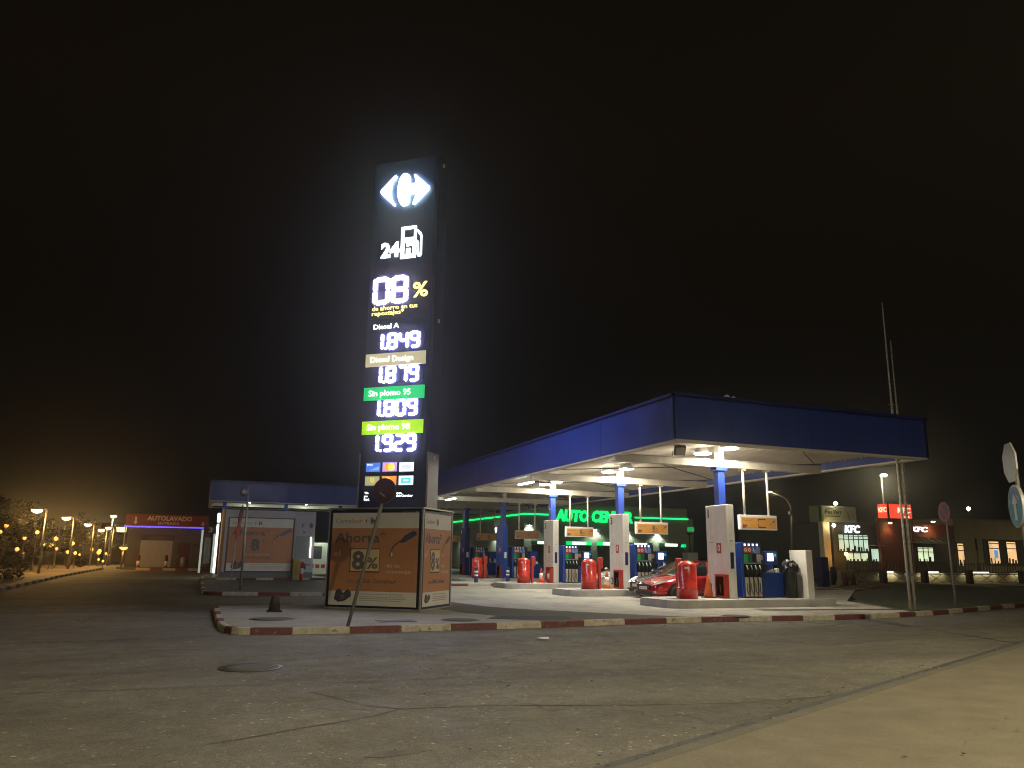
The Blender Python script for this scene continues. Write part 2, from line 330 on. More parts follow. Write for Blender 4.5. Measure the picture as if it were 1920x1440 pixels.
# concrete gutter strip at the foot of that kerb and the seam in the road
tag(G().slab([(-40, -13.36), (-1.0, 3.87), (3.45, 5.93), (14.74, 11.01), (40, 22.6), (40, 23.0), (14.55, 11.36), (3.28, 6.27), (-1.2, 4.2), (-40, -13.0)], ROAD-.02, ROAD+.004).build('gutter', KST2), kind='structure')
SEAM = M('tar_seam', (.062, .054, .041), .8, 0, .3, 6)
def seam(pts, wd=.035, name='tar_seam'):
    P = [Vector(p) for p in pts]; a = []; b = []; q = []
    for i in range(len(P)-1):
        k = max(2, int((P[i+1]-P[i]).length/.25))
        for j in range(k): q.append(P[i].lerp(P[i+1], j/k)+Vector((random.uniform(-.02, .02), random.uniform(-.02, .02))))
    q.append(P[-1])
    for i, p in enumerate(q):
        t = (q[min(i+1, len(q)-1)]-q[max(i-1, 0)]).normalized(); nn = Vector((-t.y, t.x))*wd*random.uniform(.05, .6)
        a.append(p+nn); b.append(p-nn)
    g = G(); A = [g.b.verts.new((*p, ROAD+.004)) for p in a]; B = [g.b.verts.new((*p, ROAD+.004)) for p in b]
    for i in range(len(A)-1): g.b.faces.new((A[i], A[i+1], B[i+1], B[i]))
    return tag(g.build(name, SEAM), kind='structure')
seam([(-14, 18.0), (-3.34, 17.6), (-1.6, 17.75)], .05); seam([(-1.6, 17.75), (-.9, 17.8)], .22); seam([(-.9, 17.8), (.8, 18.1)], .05)
seam([(.2, 8.1), (1.9, 8.9), (2.3, 9.2), (3.3, 9.1), (4.6, 8.7), (6.2, 8.3), (8.2, 8.35), (9.3, 8.75)], .04)
seam([(1.5, 10.6), (1.9, 9.6), (2.3, 9.2)], .05); seam([(5.6, 16.6), (6.2, 15.9), (5.9, 15.2), (6.3, 14.6)], .035); seam([(17.3, 17.6), (14.9, 16.3), (17.6, 14.9), (26, 16.2)], .05)
seam([(8.5, 13.5), (11.5, 12.6), (15.0, 12.9), (18.5, 13.4)], .03); seam([(-6, 11), (-2, 11.6), (3, 11.2), (7, 11.9)], .025)
CLEANC = M('worn_asphalt', (.105, .095, .078), .8, 0, .2, 1.5, .4, 60)
tag(G().slab([(16.0, 18.0), (18.9, 18.05), (22.4, 18.8), (24.7, 19.4), (23.6, 17.6), (19.5, 16.2), (16.6, 16.4)], ROAD-.01, ROAD+.004).build('worn_road_patch', CLEANC), kind='structure')
# left sandy strip with trees, its striped kerb
lk = [(-7.2, 24), (-7.45, 32), (-7.65, 40), (-7.9, 48), (-8.2, 56), (-8.35, 66), (-8.4, 76), (-8.4, 84), (-9.5, 90), (-14, 96)]
fine = []
for i in range(len(lk)-1):
    k = max(1, int((Vector(lk[i+1])-Vector(lk[i])).length/1.1))
    for j in range(k): fine.append(tuple(Vector(lk[i]).lerp(Vector(lk[i+1]), j/k)))
fine.append(lk[-1])
KDK = M('kerb_dark_paint', (.035, .03, .025), .7, 0, .3, 6); KPL = M('kerb_pale_paint', (.24, .21, .16), .7, 0, .3, 6)
kerb('kerb', fine, [0, 1], [KDK, KPL], .18, ROAD-.05, .03, sub=1)
tag(G().slab([(a-.12, b) for a, b in lk]+[(-160, 140), (-160, 10), (-60, 10)], ROAD-.3, .02).build('soil', SAND), kind='structure')
# raised pad in front of the left wing: striped kerb, asphalt top
PADA = concrete('pad_asphalt', (.13, .12, .10), False, .2)
pad = [(.30, 64), (.28, 50), (.3, 38), (.34, 35.6), (.55, 35.0), (1.0, 34.72), (4.6, 33.6), (7.4, 33.0), (7.9, 34), (8.1, 40), (8.2, 64)]
tag(G().slab(pad, ROAD-.3, 0).build('pavement', PADA), kind='structure')
ks = [(.18, 62), (.18, 57), (.17, 52), (.17, 47), (.17, 43), (.18, 40), (.18, 38), (.2, 36.6), (.26, 35.6), (.5, 34.95), (.98, 34.6), (2.35, 34.2), (3.6, 33.8), (4.85, 33.4), (6.1, 33.1), (7.3, 32.8)]
kerb('kerb', ks, [0], [KRED2, KWHITE], hold=[0, 1, 0, 1, 0, 1, 0, 1, 0, 0, 1, 0, 1, 0, 1])
kerb('kerb', [(1.0, 49.2), (2.1, 49.2), (3.2, 49.2), (4.2, 49.2), (5.3, 49.2), (6.3, 49.2), (7.3, 49.2)], [1, 0], [KRED, KWHITE], .16, -.05, .13)
tag(G().box(1.0, 7.3, 49.35, 56, -.05, .125).build('plinth', ISLC), kind='structure')
kerb('kerb', [(11.0, 39.75), (12.3, 39.8), (13.3, 39.85), (14.6, 39.95), (15.9, 40.05), (17.1, 40.15)], [1, 0], [KRED, KWHITE], .16, -.05, .13)
tag(G().slab([(11.0, 39.9), (17.1, 40.3), (17.1, 44), (11, 44)], -.05, .126).build('plinth', ISLC), kind='structure')
# grass on the right and the far kerb of the lawn
tag(G().slab([(22.4, 19.5), (25.9, 20.6), (32, 22.6), (54, 31.2), (60, 37), (49.3, 37.2), (47.9, 46.5), (41, 42), (31, 33.4), (27, 27)], ROAD-.2, -.03).build('grass', GRASS), kind='structure')
kerb('kerb', [(60, 36.9), (49.5, 37.1), (48.6, 41), (48.0, 46.6), (40, 46)], [0], [KPL], .16, ROAD, .03)
tag(G().slab([(16.7, 20.5), (22.2, 19.8), (22.4, 20.2), (16.7, 21.05)], .0, .004).build('drain_channel', DPATCH), kind='structure')

# ------------------------------------------------------------------ things lying on the ground
def manhole(x, y, z, r, label, square=False):
    t = thing('manhole_cover', label, 'manhole cover', (x, y, z))
    g = G()
    if square: g.box(-.45, .45, -.3, .3, 0, .008); g.build('frame', DARK, t); G().box(-.38, .38, -.23, .23, .002, .014).build('lid', M('grate_iron', (.09, .085, .07), .6, .4, .3, 20, .6, 40), t)
    else:
        g.lathe([(r, 0), (r, .006), (r*.86, .006)], n=28); g.build('frame', DARK, t); G().lathe([(r*.84, 0), (r*.84, .012), (r*.5, .014)], n=28).build('lid', M('lid_iron', (.088, .077, .058), .92, 0, .3, 15, .6, 30), t)
manhole(1.79, 20.55, .004, .55, 'round iron cover in the pale kerb island beside the dark traffic cone')
manhole(4.6, 19.27, .004, .4, 'rectangular drain grate in the kerb island at the foot of the poster box', True)
manhole(6.25, 19.25, .004, .5, 'round iron cover at the end of the pale island beside the dark asphalt patch')
manhole(.88, 13.08, ROAD+.004, .48, 'worn round cover in the open road in front of the kerb corner')
manhole(14.35, 18.85, .003, .42, 'round iron cover in the concrete close to the kerb by the first pump island')
g = G(); vs = [g.b.verts.new((random.uniform(.9, 1.1)*math.cos(a_)*.17, math.sin(a_)*.09, .02+random.uniform(0, .035))) for a_ in [i*.785 for i in range(8)]]
c0 = g.b.verts.new((.02, 0, .06))
for i in range(8): g.b.faces.new((vs[i], vs[(i+1) % 8], c0))
tag(g.build('paper_scrap', WHITE2, loc=(6.88, 15.57, ROAD), rotz=.4), 'crumpled white paper scrap lying in the middle of the road', 'litter')

# fallen leaves and grit along the kerbs
g = G(); rnd = random.Random(5)
def bit(x, y, z):
    a = rnd.uniform(0, 6.28); q = rnd.uniform(.012, .035); vs = [g.b.verts.new((x+q*u*math.cos(a)-q*.5*v_*math.sin(a), y+q*u*math.sin(a)+q*.5*v_*math.cos(a), z+rnd.uniform(.004, .02))) for u, v_ in ((-1, 0), (0, -1), (1, 0), (0, 1))]
    g.b.faces.new(vs).material_index = rnd.random() < .25
for _ in range(170):
    u = rnd.random()**1.2; x = 1.5+u*16; y = 5.02+(x-1.5)*.4485+abs(rnd.gauss(0, .10))+.25; bit(x, y, ROAD if y > 5.33+(x-1.5)*.4485 else .0)
for _ in range(120): x = rnd.uniform(1.2, 22); bit(x, 17.9-abs(rnd.gauss(0, .12))+max(0, x-18)*.16, ROAD)
for _ in range(140): bit(rnd.uniform(1, 14), rnd.uniform(1.5, 16), ROAD if True else 0)
for _ in range(60): x = rnd.uniform(4, 14); bit(x, rnd.uniform(2, 4.6)+(x-4)*.4, .0)
tag(g.build('litter', [M('leaf_brown', (.05, .035, .02), .9, 0, .4, 9), M('grit_pale', (.35, .32, .26), .8, 0, .3, 9)]), kind='stuff', label='scattered dry leaves and grit on the road and along the kerbs')
# ------------------------------------------------------------------ canopy
PX, PY, PITCH = 17.16, 23.3, 7.3
X0, X1, Y0, Y1 = 12.84, 23.08, 19.3, 66.0
ZB, ZT = 5.06, 6.47
WX, WY = .25, 57.0
can = thing('fuel_canopy', 'long flat canopy with deep blue fascia over the pump islands', 'canopy', (0, 0, 0))
def fasc(g, a, b, z0, z1, th=.12, out=1):
    a, b = Vector(a), Vector(b); t = (b-a).normalized(); nn = Vector((t.y, -t.x))*out
    g.prism([(0, z0), ((b-a).length, z0), ((b-a).length, z1), (0, z1)], (*a, 0), (*t, 0), (0, 0, 1), -th if out > 0 else 0, 0 if out > 0 else th)
cor = [(X0, Y0), (X1, Y0), (X1, Y1), (WX, Y1), (WX, WY), (X0, WY)]
g = G(); gt = G(); gl = G()
for i in range(6):
    a, b = Vector(cor[i]), Vector(cor[(i+1) % 6]); t = (b-a).normalized(); nn = Vector((t.y, -t.x)); Lh = (b-a).length
    k = max(1, round(Lh/4.7))
    for j in range(k):                                        # panels with a thin joint between
        u0, u1 = Lh*j/k, Lh*(j+1)/k-.012
        g.prism([(u0, ZB), (u1, ZB), (u1, ZT-.16), (u0, ZT-.16)], (*a, 0), (*t, 0), (0, 0, 1), -.10, 0)
    q_ = .003*(i % 2)
    gt.prism([(-.04, ZT-.16-q_), (Lh+.04, ZT-.16-q_), (Lh+.04, ZT-.10-q_), (-.04, ZT-.10-q_)], (*a, 0), (*t, 0), (0, 0, 1), -.10, -.03)
    gt.prism([(-.05, ZT-.10-q_), (Lh+.05, ZT-.10-q_), (Lh+.05, ZT-q_), (-.05, ZT-q_)], (*a, 0), (*t, 0), (0, 0, 1), -.12, .05)
    gl.prism([(.03, ZB-.06), (Lh-.345, ZB-.06), (Lh-.345, ZB-.002), (.03, ZB-.002)], (*a, 0), (*t, 0), (0, 0, 1), -.34, -.03)
fo = g.build('fascia', BLUE, can); gt.build('gutter', TRIMB, fo); gl.build('bottom_flange', CREAM, fo)
# corrugated soffit, slightly pitched, in the main arm and in the side arm
def soffit(xa, xb, ya, yb, xm, zm, ze, pitch=.25, along='y'):
    g = G(); n = int((yb-ya)/pitch); rows = []
    for i in range(n*4+1):
        k = i % 4; y = ya+(yb-ya)*i/(n*4); dz = (0, 0, .045, .045)[k]
        rows.append([g.b.verts.new((x, y, z+dz)) for x, z in ((xa, ze), (xm, zm), (xb, ze))])
    for A, B in zip(rows, rows[1:]):
        for j in (0, 1): g.b.faces.new((A[j], A[j+1], B[j+1], B[j]))
    return g.build('soffit', SOFF, can)
soffit(X0+.1, X1-.1, Y0+.1, Y1-.1, 17.95, 5.66, 5.36)
soffit(WX+.1, X0+.1, WY+.1, Y1-.1, 6.5, 5.60, 5.36)
tag(G().slab([(X0+.1, Y0+.1), (X1-.1, Y0+.1), (X1-.1, Y1-.1), (WX+.1, Y1-.1), (WX+.1, WY+.1), (X0+.1, WY+.1)], ZT-.30, ZT-.24).build('roof_sheet', GREY, can))
for k in range(6):
    y = PY+PITCH*k
    g = G().box(X0+.12, 21.95, y-.09, y+.09, 4.84, 5.09)
    g.box(X0+.12, 21.95, y-.13, y+.13, 4.825, 4.85); g.box(X0+.12, 21.95, y-.13, y+.13, 5.085, 5.10); g.build('beam', CREAM, can)
    G().box(PX+.06, PX+.28, y-.13, y+.13, 5.10, 5.62).build('beam_stub', CREAM, can)
    c = G().box(PX-.02, PX+.26, y-.14, y+.14, .2, 4.72); c.box(PX-.12, PX+.36, y-.2, y+.2, 4.70, 4.825); c.build('column', BLUE, can)
    if k < 5:
        for xa, xb in ((13.1, 22.2), (22.2, 13.1)): G().cyl((xa, y+.1, 5.22), (xb, y+PITCH-.1, 5.22), .022, n=6).build('brace', M('brace_dark', (.14, .12, .09), .6, 0, .1, 5), can)
    if k == 0:
        for xa, xb in ((13.1, 21.6),): G().cyl((17.6, Y0+.3, 5.22), (21.7, y, 5.22), .02, n=6).build('brace', _m['brace_dark'], can)
for k, x in enumerate((1.2, 5.5, 9.5)):
    G().box(x, x+.26, 60, 60.26, 0, 5.3).build('column', DKBLUE if k else BLUE, can)
G().box(WX+.2, X0, 60.02, 60.2, 4.86, 5.1).build('beam', CREAM, can)
for k in range(3):
    p = ((13.2, 19.25, 6.47), (14.0, 19.3, 6.47))
for x in (14.95, 15.1, 21.6): pass
g = G(); g.lathe([(.0, 0), (.10, .02), (.09, .12), (.04, .16)], (14.9, 19.5, 6.44), n=10); g.lathe([(.0, 0), (.08, .02), (.07, .10), (.03, .13)], (15.15, 19.5, 6.44), n=10)
tag(g.build('roof_knob', WHITE2, can))
# lamps under the canopy
lampg = 'round lamps under the canopy'
WORD = ['first', 'second', 'third', 'fourth', 'fifth', 'sixth']
def can_lamp(x, y, z, label, on=True):
    t = thing('canopy_lamp', label, 'lamp', (x, y, z), 0, lampg)
    G().lathe([(.10, .26), (.2, .24), (.31, .10), (.33, .03)][::-1], n=22).build('housing', WHITE2, t)
    G().lathe([(.31, .0), (.31, .028), (.1, .03)], n=22).build('lens', L_WHITE if on else GREY, t)
    if on:
        l = light('AREA', 'lamp_light', P_CANOPY, (1, .93, .76), t, (0, 0, -.03), .55); light('POINT', 'lens_glow', P_CANOPY*.42, (1, .93, .76), t, (0, 0, -.12), .12)
for k in range(5):
    y = PY+PITCH*k; on = k < 3
    can_lamp(17.19, y-.8, 5.40, f'{"lit" if on else "dark"} round downlight on the road side of the {WORD[k]} canopy beam', on)
    can_lamp(17.19, y+.8, 5.40, f'{"lit" if on else "dark"} round downlight on the far side of the {WORD[k]} canopy beam', on)
def strip_lamp(x, y, z, label, n=1.7, axis=1):
    t = thing('fluorescent_lamp', label, 'lamp', (x, y, z), 0, 'tube lamps under the canopy')
    G().box(-.09, .09, -n/2, n/2, .05, .12).build('housing', WHITE2, t); G().box(-.07, .07, -n/2+.04, n/2-.04, 0, .05, bev=.02).build('tube', L_STRIP, t)
    l = light('AREA', 'tube_light', P_STRIP, (.82, 1, .90), t, (0, 0, -.02), n); l.data.shape = 'RECTANGLE'; l.data.size = .12; l.data.size_y = n
strip_lamp(13.55, 32.6, 4.80, 'lit tube lamp near the inner edge of the long fascia, the nearer one')
strip_lamp(13.55, 44.2, 4.80, 'lit tube lamp near the inner edge of the fascia, close to the poster box')
strip_lamp(7.0, 58.6, 5.1, 'lit tube lamp under the side arm of the canopy behind the poster box'); strip_lamp(3.0, 58.6, 5.1, 'lit tube lamp under the side arm above the grey kiosk'); strip_lamp(14.5, 56.2, 4.85, 'lit tube lamp over the last blue pump island')
def flood(x, y, z, rz, label):
    t = thing('floodlight', label, 'floodlight', (x, y, z), rz, 'unlit floodlights on the beams')
    m = Matrix.Rotation(R(-35), 4, 'Y')
    G().box(-.08, .08, -.2, .2, .12, .46, bev=.02, m=m).build('housing', DARK, t); G().box(-.10, -.08, -.16, .16, .15, .43, m=m).build('lens', GLASS('flood_glass', (.25, .26, .24), .15), t)
    G().tube([(0, -.22, 0), (0, -.22, .24)], .015).tube([(0, .22, 0), (0, .22, .24)], .015).build('bracket', GREY, t)
flood(15.6, 23.3, 5.10, R(70), 'dark square floodlight standing on the beam nearest the road'); flood(16.3, 37.9, 5.10, R(70), 'dark square floodlight standing on the third canopy beam')

# ------------------------------------------------------------------ gadgets on posters
def nozzle_pic(g, x, z, s, mi, o, xd, zd, d):
    g.prism([(x+a*s, z+b*s) for a, b in [(0, 0), (.12, .13), (.34, .24), (.42, .22), (.43, .15), (.30, .07), (.12, -.03), (.03, -.04)]], o, xd, zd, d, d+.004, mi)
    g.prism([(x+a*s, z+b*s) for a, b in [(-.24, -.36), (-.16, -.14), (.02, .0), (.0, .02), (-.18, -.11), (-.27, -.35)]], o, xd, zd, d, d+.003, mi)
    return g
def gadget_pic(g, x, z, s, mi, mi2, o, xd, zd, d):
    g.prism([(x+a*s, z+b*s) for a, b in [(0, .12), (.1, .55), (.32, .62), (.5, .4), (.72, .6), (.9, .5), (.95, .28), (.6, .05), (.25, -.02)]], o, xd, zd, d, d+.004, mi)
    g.prism([(x+a*s, z+b*s) for a, b in [(.3, .14), (.38, .32), (.55, .34), (.6, .2), (.45, .08)]], o, xd, zd, d+.004, d+.007, mi2)
    return g
def arrowlogo(g, x, z, s, mi, mi2, o, xd, zd, d):
    g.prism([(x+a*s, z+b*s) for a, b in [(0, 0), (.38, .36), (.25, .1), (.25, -.1), (.38, -.36)]], o, xd, zd, d, d+.004, mi)
    g.prism([(x+a*s, z+b*s) for a, b in LOGO_C_S], o, xd, zd, d, d+.004, mi2); return g
def arc(cx, cz, r, a0, a1, n=10, ry=None):
    ry = ry or r; return [(cx+r*math.cos(R(a0+(a1-a0)*i/n)), cz+ry*math.sin(R(a0+(a1-a0)*i/n))) for i in range(n+1)]
# outline of the white C with its arrow, in metres on the tall sign
LOGO_C = arc(.11, 13.70, .25, 75, 285, 22, .59)+[(.24, 13.14), (.29, 13.25)]+arc(.41, 13.41, .125, 200, -70, 12)[0:11]+[(.47, 13.22), (.445, 13.13), (.50, 13.12), (.60, 13.20)]+[(.98, 13.56), (1.03, 13.63), (1.0, 13.72)]+[(.62, 14.10), (.52, 14.20), (.455, 14.19), (.49, 14.08)]+arc(.41, 13.98, .125, 60, -200, 12)[1:]+[(.29, 14.13), (.23, 14.25)]
LOGO_C_S = [((a+.79)/1.82*1.0, (b-13.7)/1.3) for a, b in LOGO_C]
LOGO_L = [(-.79, 13.72), (-.75, 13.80), (-.28, 14.24), (-.22, 14.27), (-.20, 14.22)]+[(-.33, 14.08), (-.39, 13.92), (-.41, 13.72), (-.39, 13.54), (-.33, 13.36), (-.215, 13.20), (-.23, 13.15), (-.28, 13.17), (-.75, 13.64)]

# ------------------------------------------------------------------ the poster box and the tall price sign
TA = R(-39.5); e1 = Vector((math.cos(TA), math.sin(TA), 0)); e2 = Vector((-math.sin(TA), math.cos(TA), 0))
CN = Vector((4.80, 23.31, 0)); CB = CN+e2*1.15
def poster(parent, o, xd, w, h, zlo, full=True, s=1.):
    """poster of width w centred at o; o is on the wall plane"""
    zd = (0, 0, 1); a = dict(o=o, xd=xd, zd=zd); k = w/2.93; X = lambda x: x*k
    zr = lambda z: zlo+z*h/2.78
    g = G().rect(-w/2-.09, w/2+.09, zlo-.07, zlo+h+.06, .0, .03, 0, **a); fr = g.build('poster_frame', M('frame_dark_blue', (.014, .016, .035), .4, .3, .2, 5), parent)
    g = G().rect(-w/2, w/2, zr(.42), zr(2.31), .03, .036, 0, **a).rect(-w/2, w/2, zr(2.31), zr(2.78), .03, .036, 1, **a).rect(-w/2, w/2, zr(0), zr(.42), .03, .036, 1, **a)
    if full: g.rect(X(-.80), X(.22), zr(.98), zr(1.70), .036, .040, 3, **a).rect(X(-.76), X(.20), zr(1.02), zr(1.67), .040, .044, 2, **a)
    p = g.build('poster_panel', [ORANGE, PWHITE, PBEIGE, BROWN], parent)
    PINK = [M('ink_grey', (.34, .29, .25), .5, 0, .1, 5), INK, RED, M('ink_navy', (.12, .09, .09), .5, 0, .1, 5)]
    b = .036; t = G(); hs = h/2.78
    t.text('Carrefour', X(-1.35), zr(2.46), .15*hs, X(.92), mi=0, base=b, bold=.01, **a)
    t.build('brand_lettering', PINK, p); t = G()
    t.text('Ahorra*', X(-1.34), zr(1.88), .30*hs, X(1.74), mi=1, base=b, bold=.02, **a)
    t.build('title_lettering', PINK, p); t = G()
    if full:
        t.text('8', X(-.72), zr(1.08), .53*hs, X(.42), mi=1, base=b+.008, bold=.03, **a); t.text('%', X(-.22), zr(1.10), .33*hs, X(.38), mi=1, base=b+.008, bold=.02, **a)
        t.build('offer_figure', PINK, p); t = G(); t.text('con el', X(-.90), zr(.67), .10*hs, X(.44), mi=3, base=b, **a); t.text('Club Carrefour', X(-.40), zr(.67), .12*hs, X(1.20), mi=3, base=b, bold=.012, shear=.15, **a)
    else:
        t.text('8', X(-.45), zr(1.10), .56*hs, X(.42), mi=1, base=b, bold=.05, **a); t.text('%', X(.03), zr(1.48), .18*hs, X(.2), mi=1, base=b, **a)
        t.build('offer_figure', PINK, p); t = G(); t.text('con el Club Carrefour', X(-.55), zr(.66), .10*hs, X(1.1), mi=3, base=b, bold=.012, **a)
    t.build('club_lettering', PINK, p); t = G()
    for i, (z0, x1) in enumerate(((.33, 1.02), (.25, 1.10), (.20, 1.12), (.145, .98))):
        x = -.41
        while x < x1:
            q = random.uniform(.04, .12); t.rect(X(x), X(min(x+q, x1)), zr(z0), zr(z0+.022), b, b+.003, 0, **a); x += q+.02
    t.build('fine_print', PINK, p); t = G()
    t.prism([(X(-.34), zr(2.53)), (X(-.26), zr(2.61)), (X(-.285), zr(2.53)), (X(-.26), zr(2.45))], o, xd, zd, b, b+.004, 2)
    t.prism([(X(-.25+x_*.27), zr(2.53+z_*.25)) for x_, z_ in LOGO_C_S], o, xd, zd, b, b+.004, 1)
    t.build('brand_logo', PINK, p)
    t = G()
    if full:
        t.text('el', X(-1.36), zr(1.45), .20*hs, X(.23), base=b, **a); t.build('word_lettering', INKP, p); t = G(); t.text('de tu', X(.45), zr(1.14), .105*hs, X(.43), base=b, **a); t.text('repostaje', X(.45), zr(.97), .105*hs, X(.80), base=b, **a)
    else: t.text('de tu repostaje', X(-.75), zr(.83), .12*hs, X(1.2), base=b, **a)
    t.build('pale_lettering', INKP, p); t = G()
    t.prism([(X(.60), zr(1.46)), (X(.56), zr(1.52)), (X(.60), zr(1.62)), (X(.645), zr(1.52))], o, xd, zd, b, b+.003)
    t.build('drop_picture', INKP, p)
    nozzle_pic(G(), X(.86), zr(1.92), 1.28*k, 0, o, xd, zd, b).build('nozzle_picture', M('ink_slate', (.06, .06, .085), .4, 0, .3, 6), p)
    gadget_pic(G(), X(-1.27), zr(.10), .62*k, 0, 1, o, xd, zd, b).build('gadget_picture', [M('ink_dark', (.06, .055, .065), .5, 0, .4, 8), M('ink_rust', (.2, .1, .08), .5, 0, .2, 8)], p)
bx = thing('poster_box', 'orange discount poster box round the foot of the tall price sign', 'advertising box', tuple(CB), TA)
WB, DB, HB = 1.575, 1.15, 2.93
G().box(-WB+.05, WB-.05, -DB+.04, DB-.04, .06, HB-.05).build('cladding', DARK, bx)
for sx in (-1, 1):
    for sy in (-1, 1): G().box(sx*WB-.06*(sx > 0)-.0*(sx < 0), sx*WB+.06*(sx < 0), sy*DB-.06*(sy > 0), sy*DB+.06*(sy < 0), .02, HB).build('corner_post', GREY, bx)
G().box(-WB-.03, WB+.03, -DB-.03, DB+.03, HB, HB+.035).build('top_rim', M('rim_metal', (.5, .48, .44), .35, .7, .15, 6), bx)
G().box(-WB-.01, WB+.01, -DB-.01, DB+.01, .0, .05).build('base_rail', GREY, bx)
poster(bx, (0, -DB+.03, 0), (1, 0, 0), 2.88, 2.70, .11); poster(bx, (WB-.04, 0, 0), (0, 1, 0), 2.02, 2.70, .11)
poster(bx, (0, DB-.03, 0), (-1, 0, 0), 2.88, 2.70, .11); poster(bx, (-WB+.04, 0, 0), (0, -1, 0), 2.02, 2.70, .11)

tt = thing('price_totem', 'tall dark fuel price sign with lit white digits above the poster box', 'price sign', tuple(CB), TA)
TX0, TX1, TY, TZ = -1.02, 1.27, .40, 14.85
G().box(TX0, TX1-.0, -TY+.02, TY-.02, HB+.04, TZ).build('cabinet', NAVY, tt)
g = G().box(TX1-.03, TX1+.05, -TY+.03, TY-.03, HB+.04, TZ-.02).box(TX0-.05, TX0+.03, -TY+.03, TY-.03, HB+.04, TZ-.02)
g.build('side_cladding', M('totem_side', (.05, .052, .075), .4, .3, .12, 1.2), tt)
G().box(TX1+.0, TX1+.065, -TY+.0, TY-.0, HB+.05, 4.72, bev=.01).build('foot_cladding', M('foot_grey', (.32, .30, .28), .5, .2, .15, 3), tt); G().box(TX0-.065, TX0, -TY, TY, HB+.05, 4.72, bev=.01).build('foot_cladding', _m['foot_grey'], tt)
SEG = {'0': 'abcdef', '1': 'bc', '2': 'abged', '3': 'abgcd', '4': 'fgbc', '5': 'afgcd', '6': 'afgedc', '7': 'abc', '8': 'abcdefg', '9': 'abcdfg'}
def digit(g, ch, x, z, w, h, o, xd, d0, d1, t=None, mi=0):
    t = t or .19*w+.035*h; q = t*.32; gp_ = .006
    def seg(ax, az, bx_, bz):
        if az == bz:
            g.prism([(ax+q*.6+gp_, az-t/2+q), (ax+q*.6+q+gp_, az-t/2), (bx_-q*.6-q-gp_, az-t/2), (bx_-q*.6-gp_, az-t/2+q), (bx_-q*.6-gp_, az+t/2-q), (bx_-q*1.6-gp_, az+t/2), (ax+q*1.6+gp_, az+t/2), (ax+q*.6+gp_, az+t/2-q)], o, xd, (0, 0, 1), d0, d1, mi, 1)
        else: g.prism([(ax-t/2, az+q+gp_), (ax-t/2+q, az+gp_), (ax+t/2-q, az+gp_), (ax+t/2, az+q+gp_), (ax+t/2, bz-q-gp_), (ax+t/2-q, bz-gp_), (ax-t/2+q, bz-gp_), (ax-t/2, bz-q-gp_)], o, xd, (0, 0, 1), d0, d1, mi, 1)
    xl, xr = x+t/2, x+w-t/2; zb, zm, zt = z+t/2, z+h/2, z+h-t/2
    P = {'a': (xl, zt, xr, zt), 'g': (xl, zm, xr, zm), 'd': (xl, zb, xr, zb), 'f': (xl, zm, xl, zt+t*.2), 'b': (xr, zm, xr, zt+t*.2), 'e': (xl, zb-t*.2, xl, zm), 'c': (xr, zb-t*.2, xr, zm)}
    if ch == '1': P = {'b': (xl, zm, xl, zt+t*.2), 'c': (xl, zb-t*.2, xl, zm)}
    for s_ in SEG[ch]: seg(*P[s_])
LED = EM('led_white', (.84, .82, 1.0), E_DIGIT); LOGOL = EM('logo_light', (.90, 1.0, 1.0), E_LOGO); LEDS = EM('led_halo_side', (.45, .45, 1), 34); LOGOS = EM('logo_halo_side', (.6, .9, 1), 30); TXL = EM('text_light', (1, 1, .95), 2.2); YLL = EM('text_yellow', (1, .84, .25), 2.0)  # sides glow far brighter than fronts, added to cast a bloom-like halo
